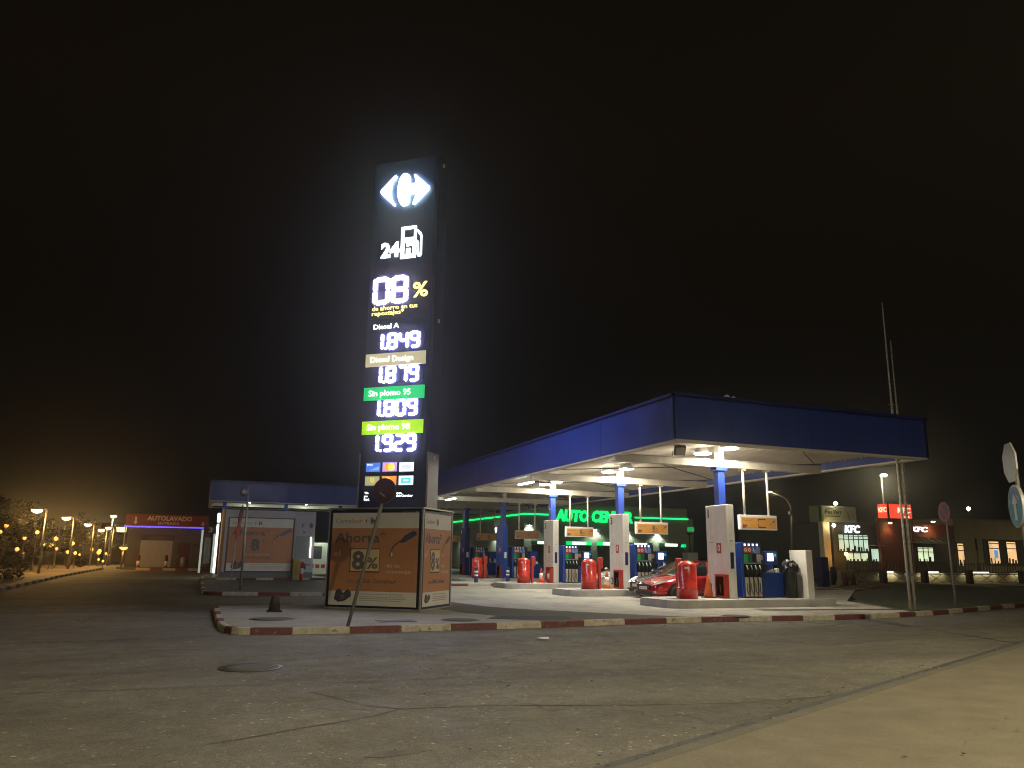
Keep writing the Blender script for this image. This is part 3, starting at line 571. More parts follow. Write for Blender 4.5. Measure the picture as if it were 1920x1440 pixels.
def face(sgn):
    """all that is shown on one face of the tall sign; the back carries the same"""
    o = (0, -sgn*TY, 0); xd = (sgn, 0, 0); a = dict(o=o, xd=xd); sh = -.03 if sgn > 0 else .0
    sgn_off = .0
    dp = G().rect(-1.02, 1.24, HB+.06, TZ-.04, 0.0, .012, **a).build('face_panel', M('totem_face', (.022, .026, .062), .45, 0, .10, 2), tt)
    bp = G().rect(-1.0, 1.22, 9.18, 10.98, .014, .03, **a).build('discount_panel', M('discount_brown', (.040, .030, .050), .45, 0, .12, 3), tt)
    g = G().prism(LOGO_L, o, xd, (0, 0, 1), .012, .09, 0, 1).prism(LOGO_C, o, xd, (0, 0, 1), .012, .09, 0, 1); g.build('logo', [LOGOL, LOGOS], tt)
    g = G(); z0, z1, xl, xr = 11.20, 12.33, .07, .62
    g.rect(xl, xr, z0, 11.34, .012, .06, **a).rect(xl, xr, 11.76, 11.93, .012, .06, **a).rect(xl, xr, 12.23, z1, .012, .06, **a).rect(xl, xl+.1, 11.93, 12.23, .012, .06, **a).rect(xr-.08, xr, 11.93, 12.23, .012, .06, **a)
    g.rect(xl, xl+.12, 11.34, 11.76, .012, .06, **a).rect(xr-.11, xr, 11.34, 11.76, .012, .06, **a)
    g.rect(xl+.20, xr-.19, 11.34, 11.55, .012, .06, **a).prism([(xl+.20, 11.62), (xl+.20, 11.76), (xr-.11, 11.76), (xr-.11, 11.56), (xr-.15, 11.62), (xr-.2, 11.64)], o, xd, (0, 0, 1), .012, .06)
    g.prism([(.64, 12.12), (.66, 12.20), (.78, 12.08), (.83, 11.98), (.84, 11.30), (.80, 11.22), (.70, 11.22), (.66, 11.30), (.66, 11.70), (.63, 11.72), (.63, 11.80), (.68, 11.80), (.72, 11.72), (.72, 11.32), (.77, 11.30), (.78, 11.70), (.76, 11.95)], o, xd, (0, 0, 1), .012, .05)
    g.build('pump_symbol', LOGOL, tt)
    G().text('24', -.66, 11.32, .50, .68, .05, base=.012, bold=.035, **a).build('hours_lettering', LOGOL, tt)
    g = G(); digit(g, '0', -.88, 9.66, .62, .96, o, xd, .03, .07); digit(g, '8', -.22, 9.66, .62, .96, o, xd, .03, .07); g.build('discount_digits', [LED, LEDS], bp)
    G().text('%', .58, 9.82, .50, .54, .03, base=.03, bold=.012, **a).text('de ahorro en tus', -.88, 9.46, .15, 1.64, .02, base=.03, bold=.0, **a).text('repostajes*', -.88, 9.29, .15, 1.16, .02, base=.03, bold=.0, **a).build('discount_lettering', YLL, bp)
    G().text('Diesel A', -.80, 8.82, .17, .92, .02, base=.012, bold=.004, **a).build('fuel_lettering', TXL, tt)
    for price, z in (('1849', 8.10), ('1879', 6.98), ('1809', 5.88), ('1929', 4.75)):
        g = G(); h = .565
        digit(g, '1', -.50, z, .36, h, o, xd, .02, .065, .098); g.rect(-.36, -.285, z, z+.075, .02, .065, **a)
        for c_, x in zip(price[1:], (-.275, .13, .53)): digit(g, c_, x, z, .365, h, o, xd, .02, .065, .096)
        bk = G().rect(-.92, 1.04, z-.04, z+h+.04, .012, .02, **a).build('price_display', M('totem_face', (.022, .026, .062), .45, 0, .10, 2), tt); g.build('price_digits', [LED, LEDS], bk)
    for nm, z, cm, tw in (('Diesel Design', 7.55, EM('bar_beige', (.52, .46, .26), .85), 1.52), ('Sin plomo 95', 6.43, EM('bar_green', (.0, .55, .13), .95), 1.48), ('Sin plomo 98', 5.32, EM('bar_lime', (.36, .72, .0), 1.0), 1.50)):
        lb = G().rect(-1.0, 1.12, z, z+.42, .012, .075, **a).build('fuel_label', cm, tt); G().text(nm, -.82, z+.13, .19, tw, .01, base=.075, bold=.0, **a).build('lettering', EM('label_text', (1, 1, .9), 2.2), lb)
    for i, (x, z) in enumerate(((-.80, 4.13), (-.22, 4.13), (.36, 4.12), (-.81, 3.70), (-.22, 3.70), (.36, 3.70))):
        cc = [(.06, .16, .62), (.45, .30, .75), (.85, .9, 1), (.34, .33, .16), (.9, .28, .05), (.8, .95, .95)][i]
        cd = G().rect(x, x+.49, z, z+.285, .012, .03, **a).build('card_logo', EM('card_%d' % i, cc, 1.1), tt); t = G()
        if i == 0: t.text('PASS', x+.04, z+.19, .06, .2, .004, base=.03, mi=0, **a).prism([(x+.1, z+.04), (x+.45, z+.04), (x+.45, z+.16), (x+.3, z+.11)], o, xd, (0, 0, 1), .03, .034, 1)
        elif i == 1: t.prism(arc(x+.18, z+.14, .12, 0, 340, 16), o, xd, (0, 0, 1), .03, .034, 2).prism(arc(x+.31, z+.14, .12, 0, 340, 16), o, xd, (0, 0, 1), .034, .037, 3)
        elif i == 2: t.text('VISA', x+.09, z+.09, .10, .31, .004, base=.03, mi=4, bold=.02, shear=.2, **a)
        elif i == 3: t.prism(arc(x+.25, z+.17, .08, 0, 340, 14), o, xd, (0, 0, 1), .03, .034, 3).rect(x+.235, x+.265, z+.07, z+.27, .034, .037, 5, **a).rect(x+.15, x+.35, z+.155, z+.185, .034, .037, 5, **a)
        elif i == 4: t.prism(arc(x+.2, z+.15, .10, 0, 340, 14), o, xd, (0, 0, 1), .03, .034, 3)
        else: t.rect(x+.08, x+.41, z+.06, z+.22, .03, .034, 6, **a).rect(x+.16, x+.33, z+.12, z+.16, .034, .037, 0, **a)
        t.build('card_mark', [EM('mk_white', (1, 1, 1), 1.4), EM('mk_blue', (.2, .4, .9), 1), EM('mk_orange', (1, .35, .05), 1.2), EM('mk_yellow', (1, .7, .1), 1.2), EM('mk_grey', (.35, .35, .6), .8), EM('mk_olive', (.3, .3, .12), .8), EM('mk_teal', (.1, .75, .72), 1)], cd)
    t = G()
    for ln, (x, w_, z) in zip(('*En', 'pro', '8.pl,'), ((-.82, .14, 3.44), (-.82, .12, 3.34), (-.83, .2, 3.24))): t.text(ln, x, z, .06, w_, .006, base=.012, bold=.03, **a)
    t.text('gasto,', .29, 3.43, .055, .2, .006, base=.012, bold=.03, **a).text('club Carrefour', .29, 3.34, .07, .56, .006, base=.012, bold=.03, **a).build('small_print', EM('text_small', (1, 1, 1), 2), tt)
face(1); face(-1)
for sg in (1, -1):                                             # the light the digits and the logo throw
    for z, hh, e_, c_ in ((6.6, 4.6, 340, (.80, .80, 1)), (10.2, 1.3, 150, (.80, .80, 1)), (13.2, 2.6, 160, (.85, 1, 1))):
        if sg > 0: e_ *= .9
        l = light('AREA', 'display_light', e_, c_, tt, (.1, -sg*(TY+.09), z)); l.data.shape = 'RECTANGLE'; l.data.size = 1.4; l.data.size_y = hh; l.rotation_euler = (R(-90)*sg, 0, 0)
for z in (14.55, 9.0, 4.5):
    t = G().box(TX1+.05, TX1+.10, -.03, .03, z, z+.12).build('side_clip', WHITE2, tt)

# leaning round sign in front of the tall sign
t = thing('road_sign', 'round dark red sign on a leaning grey post before the poster box', 'road sign', (3.23, 18.25, .0))
a_ = Vector((3.84-3.23, 18.0-18.25, 2.74)); b_ = a_*1.02
G().tube([(0, 0, -.1), a_, a_*1.17], .042, 10).build('post', POSTG, t)
zd_ = a_.normalized(); xd_ = Vector((e1.x, e1.y, 0)); xd_ = (xd_-zd_*xd_.dot(zd_)).normalized()
c_ = a_*1.11+Vector((-e2.x, -e2.y, 0))*.05
g = G().prism(arc(0, 0, .30, 0, 352, 40), c_, xd_, zd_, 0, .02, 0); g.prism(arc(0, 0, .285, 0, 352, 40), c_, xd_, zd_, .02, .024, 1); g.prism([(-.1, -.05), (.05, -.10), (.08, -.13), (.03, -.13), (-.08, -.08)], c_, xd_, zd_, .024, .026, 2)
g.build('disc', [DARK, M('disc_dark_red', (.050, .010, .012), .55, 0, .25, 4), GREY], t)  # face in one even dark red with a small grey mark
def cone(x, y, z, label, h=.75, mats=None, band=False, dark=False, rz=0., top=.03):
    t = thing('traffic_cone', label, 'traffic cone', (x, y, z), rz, 'traffic cones')
    m = mats or CONE
    if band: prof = [[(.16, .03), (.125, h*.34)], [(.125, h*.34), (.085, h*.66)], [(.085, h*.66), (.03, h)]]; ms = [m, WHITE2, m]
    else: prof = [[(.17, .03), (top, h)]]; ms = [m]
    g = G()
    for i, p in enumerate(prof): g.lathe(p if i < len(prof)-1 else p+[(top-.005, h+.01)], n=18, mi=i)
    g.build('cone_body', ms, t, smooth=True); G().box(-.2, .2, -.2, .2, 0, .035, bev=.012).build('base', RUBBER if dark or not band else m, t)
cone(2.05, 23.0, .004, 'stubby dark broken off traffic cone on the kerb island beside the poster box', .42, M('cone_dark', (.05, .03, .022), .7, 0, .3, 6), dark=True, top=.10)

# ------------------------------------------------------------------ pump islands
def island(k, y):
    x0, x1, hw, h = 14.2, 20.9, 1.22, .25
    out_ = [(x1, -hw), (x1, hw)]+[(x0+.55, hw)]+[(x0+.55-.55*math.sin(R(a)), hw-.55+.55*math.cos(R(a))) for a in range(15, 91, 15)]+[(x0+.55-.55*math.cos(R(a)), -hw+.55-.55*math.sin(R(a))) for a in range(0, 91, 15)]
    t = thing('pump_island', ['nearest the road, with the red car behind it', 'second from the road, with the pale banded cone', 'third from the road, with the white banded cone', 'fourth from the road, below the blue pylon numbered 7', 'farthest from the road, below the darkest blue pylon'][k].join(('grey concrete pump island ', '')), 'pump island', (0, y, 0), 0, 'concrete pump islands')
    inn = [(17.5+(a-17.5)*.992, b*.965) for a, b in out_]
    g = G().slab(out_, -.05, h-.045); g.slab(inn, h-.06, h); g.build('kerb', ISLC, t)
    return t
def pylon(k, y):
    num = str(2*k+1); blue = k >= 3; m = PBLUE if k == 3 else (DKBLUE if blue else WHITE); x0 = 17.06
    t = thing('pump_pylon', f'{"blue" if blue else "white"} rectangular pylon numbered {num} wrapped round a canopy column', 'pylon', (x0, y, .25), 0, 'numbered pump pylons')
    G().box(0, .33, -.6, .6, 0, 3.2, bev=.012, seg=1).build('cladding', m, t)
    o = (0, 0, 0); xd = (0, -1, 0); a = dict(o=o, xd=xd); ink = WHITE2 if blue else INK
    g = G().text(num, -.47, 2.78, .29, None, .004, base=.002, bold=.03, **a); g.text(num, -.47, .17, .29, None, .004, base=.002, bold=.03, **a).rect(-.46, -.12, 1.90, 1.915, .001, .003, **a)
    g.build('number_lettering', ink if blue else BLACK, t)
    pl = G().rect(-.02, .24, 1.52, 1.87, .001, .008, **a).build('fire_plate', RED, t)
    G().prism([(.05, 1.60), (.17, 1.60), (.17, 1.76), (.14, 1.82), (.08, 1.82), (.05, 1.76)], o, xd, (0, 0, 1), .008, .012, 0).prism([(.09, 1.64), (.13, 1.64), (.13, 1.74), (.09, 1.74)], o, xd, (0, 0, 1), .012, .014, 1).build('fire_symbol', [PWHITE, RED], pl)
    G().box(.10, .24, -.613, -.60, 1.0 if not blue else 1.2, 1.55).build('sticker', DKBLUE if not blue else WHITE2, t)
    G().box(.12, .22, -.606, -.60, 1.95, 1.965).build('small_plate', DARK, t)
def cabinet(k, y):
    xs = 17.06; d = ['closed red extinguisher cabinet with glass front on the pylon numbered 1', 'closed red extinguisher cabinet with glass front on the pylon numbered 3', 'open red extinguisher cabinet with its door swung wide on the pylon numbered 5', 'shade-darkened red extinguisher cabinet on the blue pylon numbered 7', 'shade-darkened red extinguisher cabinet on the farthest blue pylon'][k]
    t = thing('extinguisher_cabinet', d, 'extinguisher cabinet', (xs, y-.32, .27), 0, 'extinguisher cabinets on the pylons')
    m = RED if k < 3 else M('red_dim', (.12, .015, .02), .5, 0, .2, 5)  # darker copy of the red puts the unlit lanes' shade into the colour
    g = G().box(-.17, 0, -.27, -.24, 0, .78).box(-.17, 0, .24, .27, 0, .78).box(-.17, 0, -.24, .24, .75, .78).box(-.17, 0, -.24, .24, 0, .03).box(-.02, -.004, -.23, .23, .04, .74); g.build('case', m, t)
    ex = G().lathe([(.075, .05), (.08, .07), (.08, .5), (.05, .57), (.03, .6)], (-.10, 0, 0), n=14).cyl((-.10, 0, .58), (-.10, 0, .66), .02, n=8).box(-.15, -.05, -.012, .012, .64, .67); e_ = ex.build('extinguisher', REDG, t, smooth=True)
    G().lathe([(.0815, .16), (.0815, .44)], (-.10, 0, 0), n=14).build('bottle_label', WHITE2, e_)
    if k == 2:
        dr = G().box(-.19, -.17, -.72, -.69, 0, .78).box(-.19, -.17, -.30, -.27, 0, .78).box(-.19, -.17, -.69, -.30, .74, .78).box(-.19, -.17, -.69, -.30, 0, .04).build('door', m, t)
    else:
        G().box(-.03, -.02, -.23, .23, .04, .74).build('back_board', PWHITE, t); dr = G().box(-.19, -.172, -.27, -.21, 0, .78).box(-.19, -.172, .21, .27, 0, .78).box(-.19, -.172, -.21, .21, .71, .78).box(-.19, -.172, -.21, .21, 0, .07).build('door', m, t)
        G().box(-.186, -.18, -.21, .21, .07, .71).build('pane', _glass(), dr)
def _glass():
    if 'clear_glass' in _m: return _m['clear_glass']
    m = bpy.data.materials.new('clear_glass'); m.use_nodes = True; n = m.node_tree.nodes; L = m.node_tree.links; n.clear()
    o = n.new('ShaderNodeOutputMaterial'); mx = n.new('ShaderNodeMixShader'); tr = n.new('ShaderNodeBsdfTransparent'); gl = n.new('ShaderNodeBsdfGlossy'); gl.inputs['Roughness'].default_value = .05
    tr.inputs[0].default_value = (.85, .88, .85, 1); fr = n.new('ShaderNodeFresnel'); fr.inputs[0].default_value = 1.6
    L.new(fr.outputs[0], mx.inputs[0]); L.new(tr.outputs[0], mx.inputs[1]); L.new(gl.outputs[0], mx.inputs[2]); L.new(mx.outputs[0], o.inputs[0]); _m['clear_glass'] = m; return m
def hood(k, y):
    right = k > 0
    d = ['nearest the road, its slab standing on the left', 'before the pylon numbered 3', 'before the pylon numbered 5', 'before the blue pylon numbered 7', 'before the farthest blue pylon'][k]
    t = thing('extinguisher_hood', 'glossy red domed extinguisher hood '+d, 'extinguisher hood', (15.52, y-.36, .25), 0, 'red domed hoods on the islands')
    m = REDG
    G().lathe([(.34, 0), (.345, .30), (.352, .31), (.352, .345), (.325, .36), (.325, 1.06), (.315, 1.10), (.27, 1.17), (.18, 1.225), (.08, 1.25), (.02, 1.255)], n=32).build('shell', m, t, smooth=True)
    sx = .02 if not right else .33; sy = .42 if not right else -.18
    if not right: G().box(-.20, .0, .30, .40, 0, 1.33, bev=.01, seg=1).build('slab', RED, t)
    else: G().box(.36, .47, -.22, -.06, .0, 1.30, bev=.01, seg=1).box(.38, .58, -.2, -.1, .85, 1.31, bev=.01, seg=1).build('slab', RED, t)
    G().cyl((0, 0, 1.25), (0, 0, 1.285), .03, n=10).build('lift_knob', m, t)
    a = R(205)
    c, s_ = math.cos(R(-128)), math.sin(R(-128)); o = Vector((c*.327, s_*.327, 0)); xd = (-s_, c, 0)
    G().rect(-.055, .055, .98, 1.045, .0, .004, o=o, xd=xd).build('label_plate', PWHITE, t)
def pump(k, y):
    blue_off = k >= 3
    d = ['fuel pump with lit screen beside the white pylon numbered 1', 'fuel pump with lit screen beside the white pylon numbered 3', 'fuel pump beside the white pylon numbered 5', 'fuel pump beside the blue pylon numbered 7', 'fuel pump half hidden beyond the farthest blue pylon'][k]
    t = thing('fuel_pump', 'blue four nozzle '+d, 'fuel pump', (17.72, y-.42, .25), 0, 'blue fuel pumps')
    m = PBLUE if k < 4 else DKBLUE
    G().box(0, .13, -.02, .78, 0, 1.90, bev=.03).build('side_column', m, t)
    G().box(.13, .88, .02, .74, 0, 1.20).build('cabinet', BLACK, t)
    hd = G().box(.13, .88, .0, .76, 1.20, 1.90, bev=.012, seg=1).build('display_head', DKBLUE, t)
    G().box(.13, .88, -.03, .0, 1.17, 1.21).build('shelf_lip', GREY, t)
    y0 = -.002; a = dict(o=(0, y0, 0))
    g = G()
    for i in range(4): g.rect(.17+i*.175, .255+i*.175, 1.785, 1.865, 0, .006, 0, **a)
    g.build('number_tile', WHITE2 if k > 2 else EM('tile_white', (.9, .92, 1), 1.2), hd)
    g = G().rect(.15, .50, 1.53, 1.76, 0, .006, 0, **a)
    for i in (0, 1): g.prism(arc(.24+i*.16, 1.645, .065, 0, 340, 14), (0, y0, 0), (1, 0, 0), (0, 0, 1), .006, .009, 1).prism(arc(.24+i*.16, 1.645, .03, 0, 340, 10), (0, y0, 0), (1, 0, 0), (0, 0, 1), .009, .011, 0)
    g.build('warning_label', [RED, PWHITE], hd)
    g = G().rect(.52, .86, 1.52, 1.76, 0, .005, 0, **a); g.text('3', .535, 1.60, .13, None, .003, mi=1, base=.005, o=(0, y0, 0)).text('%', .60, 1.545, .09, None, .003, mi=1, base=.005, o=(0, y0, 0)).rect(.70, .85, 1.54, 1.74, .005, .008, 2, **a)
    g.build('offer_label', [M('label_blue', (.05, .10, .34), .4, 0, .1, 5), PWHITE, M('label_steel', (.16, .22, .42), .4, 0, .1, 5)], hd)
    for i, c in enumerate((SGREEN, DGREEN, BLACK, M('button_grey', (.34, .33, .30), .45, 0, .1, 5))): G().rect(.14+i*.185, .315+i*.185, 1.225, 1.50, 0, .008, **a).build('grade_panel', c, hd)
    for i in range(4):
        x = .21+i*.185
        nz = G().box(x-.035, x+.035, -.10, .0, .74, 1.08, bev=.015, seg=1).box(x-.05, x+.02, -.16, -.06, .84, .98, bev=.012, seg=1).build('nozzle', BLACK, t)
        G().tube([(x-.06, -.13, 1.12), (x-.02, -.12, 1.02), (x+.03, -.12, .93)], [.018, .024, .02], 8).build('spout', (M('spout_lime', (.40, .70, .22), .4, 0, .1, 5), M('spout_green', (.12, .55, .22), .4, 0, .1, 5), WHITE2, WHITE2)[i], nz)
        G().box(x-.068, x+.068, -.055, .0, .05, .70, bev=.008, seg=1).build('hose_panel', BEIGE, t)
        G().tube([(x+.06, -.05, .80), (x+.085, -.08, .62), (x+.085, -.085, .25), (x+.03, -.085, .12), (x-.035, -.08, .25), (x-.03, -.08, .5)], .013, 6).build('hose', RUBBER, t)
    lc = G().box(.88, 1.98, .02, .74, 0, .86, bev=.015, seg=1).build('lower_counter', M('counter_blue', (.010, .035, .17), .4, 0, .15, 3), t)
    G().box(.93, 1.30, .30, .60, .86, 1.62, bev=.01, seg=1).box(.88, 1.16, .3, .7, 1.62, 1.86).build('rear_head', M('rear_dark', (.02, .022, .028), .4, 0, .2, 6), t)
    for i, c in enumerate((STEEL, GREY, WHITE2)): G().box(1.34+i*.17, 1.46+i*.17, .15, .3, .861, .93+.04*i, bev=.01, seg=1).build('counter_gear', c, t)
    tm = G().box(1.32, 1.86, .28, .52, 1.14, 1.62, bev=.02).box(1.5, 1.68, .34, .48, .86, 1.14).build('payment_terminal', PBLUE, t)
    if k < 3: G().rect(1.40, 1.665, 1.27, 1.545, 0, .004, o=(0, .278, 0)).build('screen', EM('screen_white', (.85, 1, 1), 3.2), tm); G().rect(1.70, 1.80, 1.43, 1.52, 0, .004, o=(0, .278, 0)).build('led_panel', EM('led_green', (.05, .4, .2), .6), tm)
    G().rect(1.70, 1.82, 1.18, 1.36, 0, .006, o=(0, .278, 0)).build('keypad', DKBLUE, tm)
    if k < 3: G().rect(.95, 1.2, 1.3, 1.48, 0, .004, o=(0, .298, 0)).build('notice_plate', M('notice_pink', (.32, .20, .18), .5, 0, .3, 12), t)
    # the other side has the same bay
    g = G()
    for i in range(4): x = .21+i*.185; g.box(x-.035, x+.035, .76, .86, .74, 1.08, bev=.012, seg=1)
    g.build('rear_nozzle_bay', BLACK, t)
def hang_sign(k, y):
    d = ['nearest the road, its number peeled off', 'between the pylons numbered 3 and 1', 'between the pylons numbered 5 and 3', 'beside the blue pylon numbered 7', 'behind the farthest blue pylon', 'at the back of the canopy'][k]
    t = thing('hanging_sign', 'orange discount board hung on two white rods '+d, 'hanging sign', (18.89, y, 2.62), 0, 'orange boards hung from the beams')
    for x in (-.55, .53): G().cyl((x, 0, .53), (x, 0, 2.24), .045, n=12).box(x-.09, x+.09, -.1, .1, 2.14, 2.22).build('rod', CREAM, t)
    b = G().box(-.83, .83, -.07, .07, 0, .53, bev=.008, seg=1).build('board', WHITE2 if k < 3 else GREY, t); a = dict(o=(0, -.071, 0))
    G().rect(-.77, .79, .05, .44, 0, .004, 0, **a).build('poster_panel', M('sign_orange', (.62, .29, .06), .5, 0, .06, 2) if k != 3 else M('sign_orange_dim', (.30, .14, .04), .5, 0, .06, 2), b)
    g = G().text('Ahorra*', -.72, .31, .075, .45, .003, base=.004, mi=0, **a)
    if k == 0: g.rect(-.03, .30, .36, .40, .004, .007, 1, **a).rect(-.03, .30, .07, .12, .004, .007, 1, **a).rect(-.03, .0, .12, .22, .004, .007, 1, **a).rect(-.03, .0, .29, .36, .004, .007, 1, **a)
    else: g.text('8', .0, .17, .21, .15, .003, base=.004, mi=2, bold=.02, **a).text('%', .17, .17, .10, .12, .003, base=.004, mi=2, **a).rect(0, .32, .08, .12, .004, .006, 0, **a)
    g.build('lettering', [M('sign_ink', (.26, .13, .05), .5, 0, .1, 5), BROWN, INK], b)
    g = nozzle_pic(G(), .60, .28, .34, 0, (0, -.071, 0), (1, 0, 0), (0, 0, 1), .004); gadget_pic(g, -.74, .07, .22, 0, 1, (0, -.071, 0), (1, 0, 0), (0, 0, 1), .004); g.build('picture', [INK, RED], b)
for k in range(5):
    y = PY+PITCH*k
    island(k, y-.25); pylon(k, y); cabinet(k, y); hood(k, y); pump(k, y); hang_sign(k, y)
hang_sign(5, PY+PITCH*5)
cone(16.62, 23.3, .25, 'plain orange traffic cone on the island nearest the road', .78)
cone(16.55, 30.55, .25, 'faded traffic cone with a pale middle before the pylon numbered 3', .74, M('cone_faded', (.55, .22, .08), .55, 0, .2, 6), True)
cone(16.6, 37.75, .25, 'orange traffic cone with clean white band before the pylon numbered 5', .72, M('cone_red', (.60, .07, .03), .5, 0, .15, 6), True)
cone(16.35, 45.6, .25, 'dull orange traffic cone before the blue pylon numbered 7', .78, M('cone_dull', (.40, .11, .04), .6, 0, .2, 6))
t = thing('service_unit', 'white air and water cabinet with arched recess at the island end', 'air unit', (20.02, 22.62, .25))
G().box(0, .30, -.42, .42, 0, 1.66, bev=.015, seg=1).build('case', WHITE, t)
G().prism([(-.18, .02), (.18, .02), (.18, .62)]+arc(0, .62, .18, 20, 160, 8)+[(-.18, .62)], (0, 0, 0), (0, -1, 0), (0, 0, 1), .001, .006).build('arch_panel', M('arch_grey', (.26, .26, .24), .5, 0, .1, 4), t)
t = thing('litter_bin', 'black litter bin with crumpled plastic bag beside the white air cabinet', 'bin', (19.72, 22.72, .25))
G().lathe([(.22, 0), (.235, .9), (.25, .95), (.22, .97)], n=20).build('bin_body', BLACK, t, smooth=True)
g = G(); bmesh.ops.create_icosphere(g.b, subdivisions=3, radius=.27, matrix=Matrix.Translation((0, 0, 1.03)))
for q in g.b.verts: q.co += Vector((random.uniform(-.05, .05), random.uniform(-.05, .05), random.uniform(-.04, .06))); q.co.z = max(q.co.z, .90)
g.build('bag', M('bag_plastic', (.02, .02, .022), .18, 0, .2, 10), t)
for i, (x, y, z, lb) in enumerate(((14.35, 41.6, .126, 'blue and white ringed bollard beside the poster box corner'), (16.85, 43.2, .126, 'blue and white ringed bollard before the blue pylon numbered 7'), (17.6, 53.2, .25, 'blue and white ringed bollard before the farthest blue pylon'))):
    t = thing('bollard', lb, 'bollard', (x, y, z), 0, 'blue and white bollards')
    G().lathe([(.11, 0), (.11, .34), (.085, .35)], n=14).lathe([(.105, .42), (.105, .52)], n=14).lathe([(.105, .62), (.105, .78), (.07, .82)], n=14).build('tube', M('bollard_blue', (.012, .035, .14), .45, 0, .15, 6), t, smooth=False)
    G().lathe([(.108, .33), (.108, .43)], n=14).lathe([(.108, .52), (.108, .63)], n=14).build('ring', WHITE2, t)

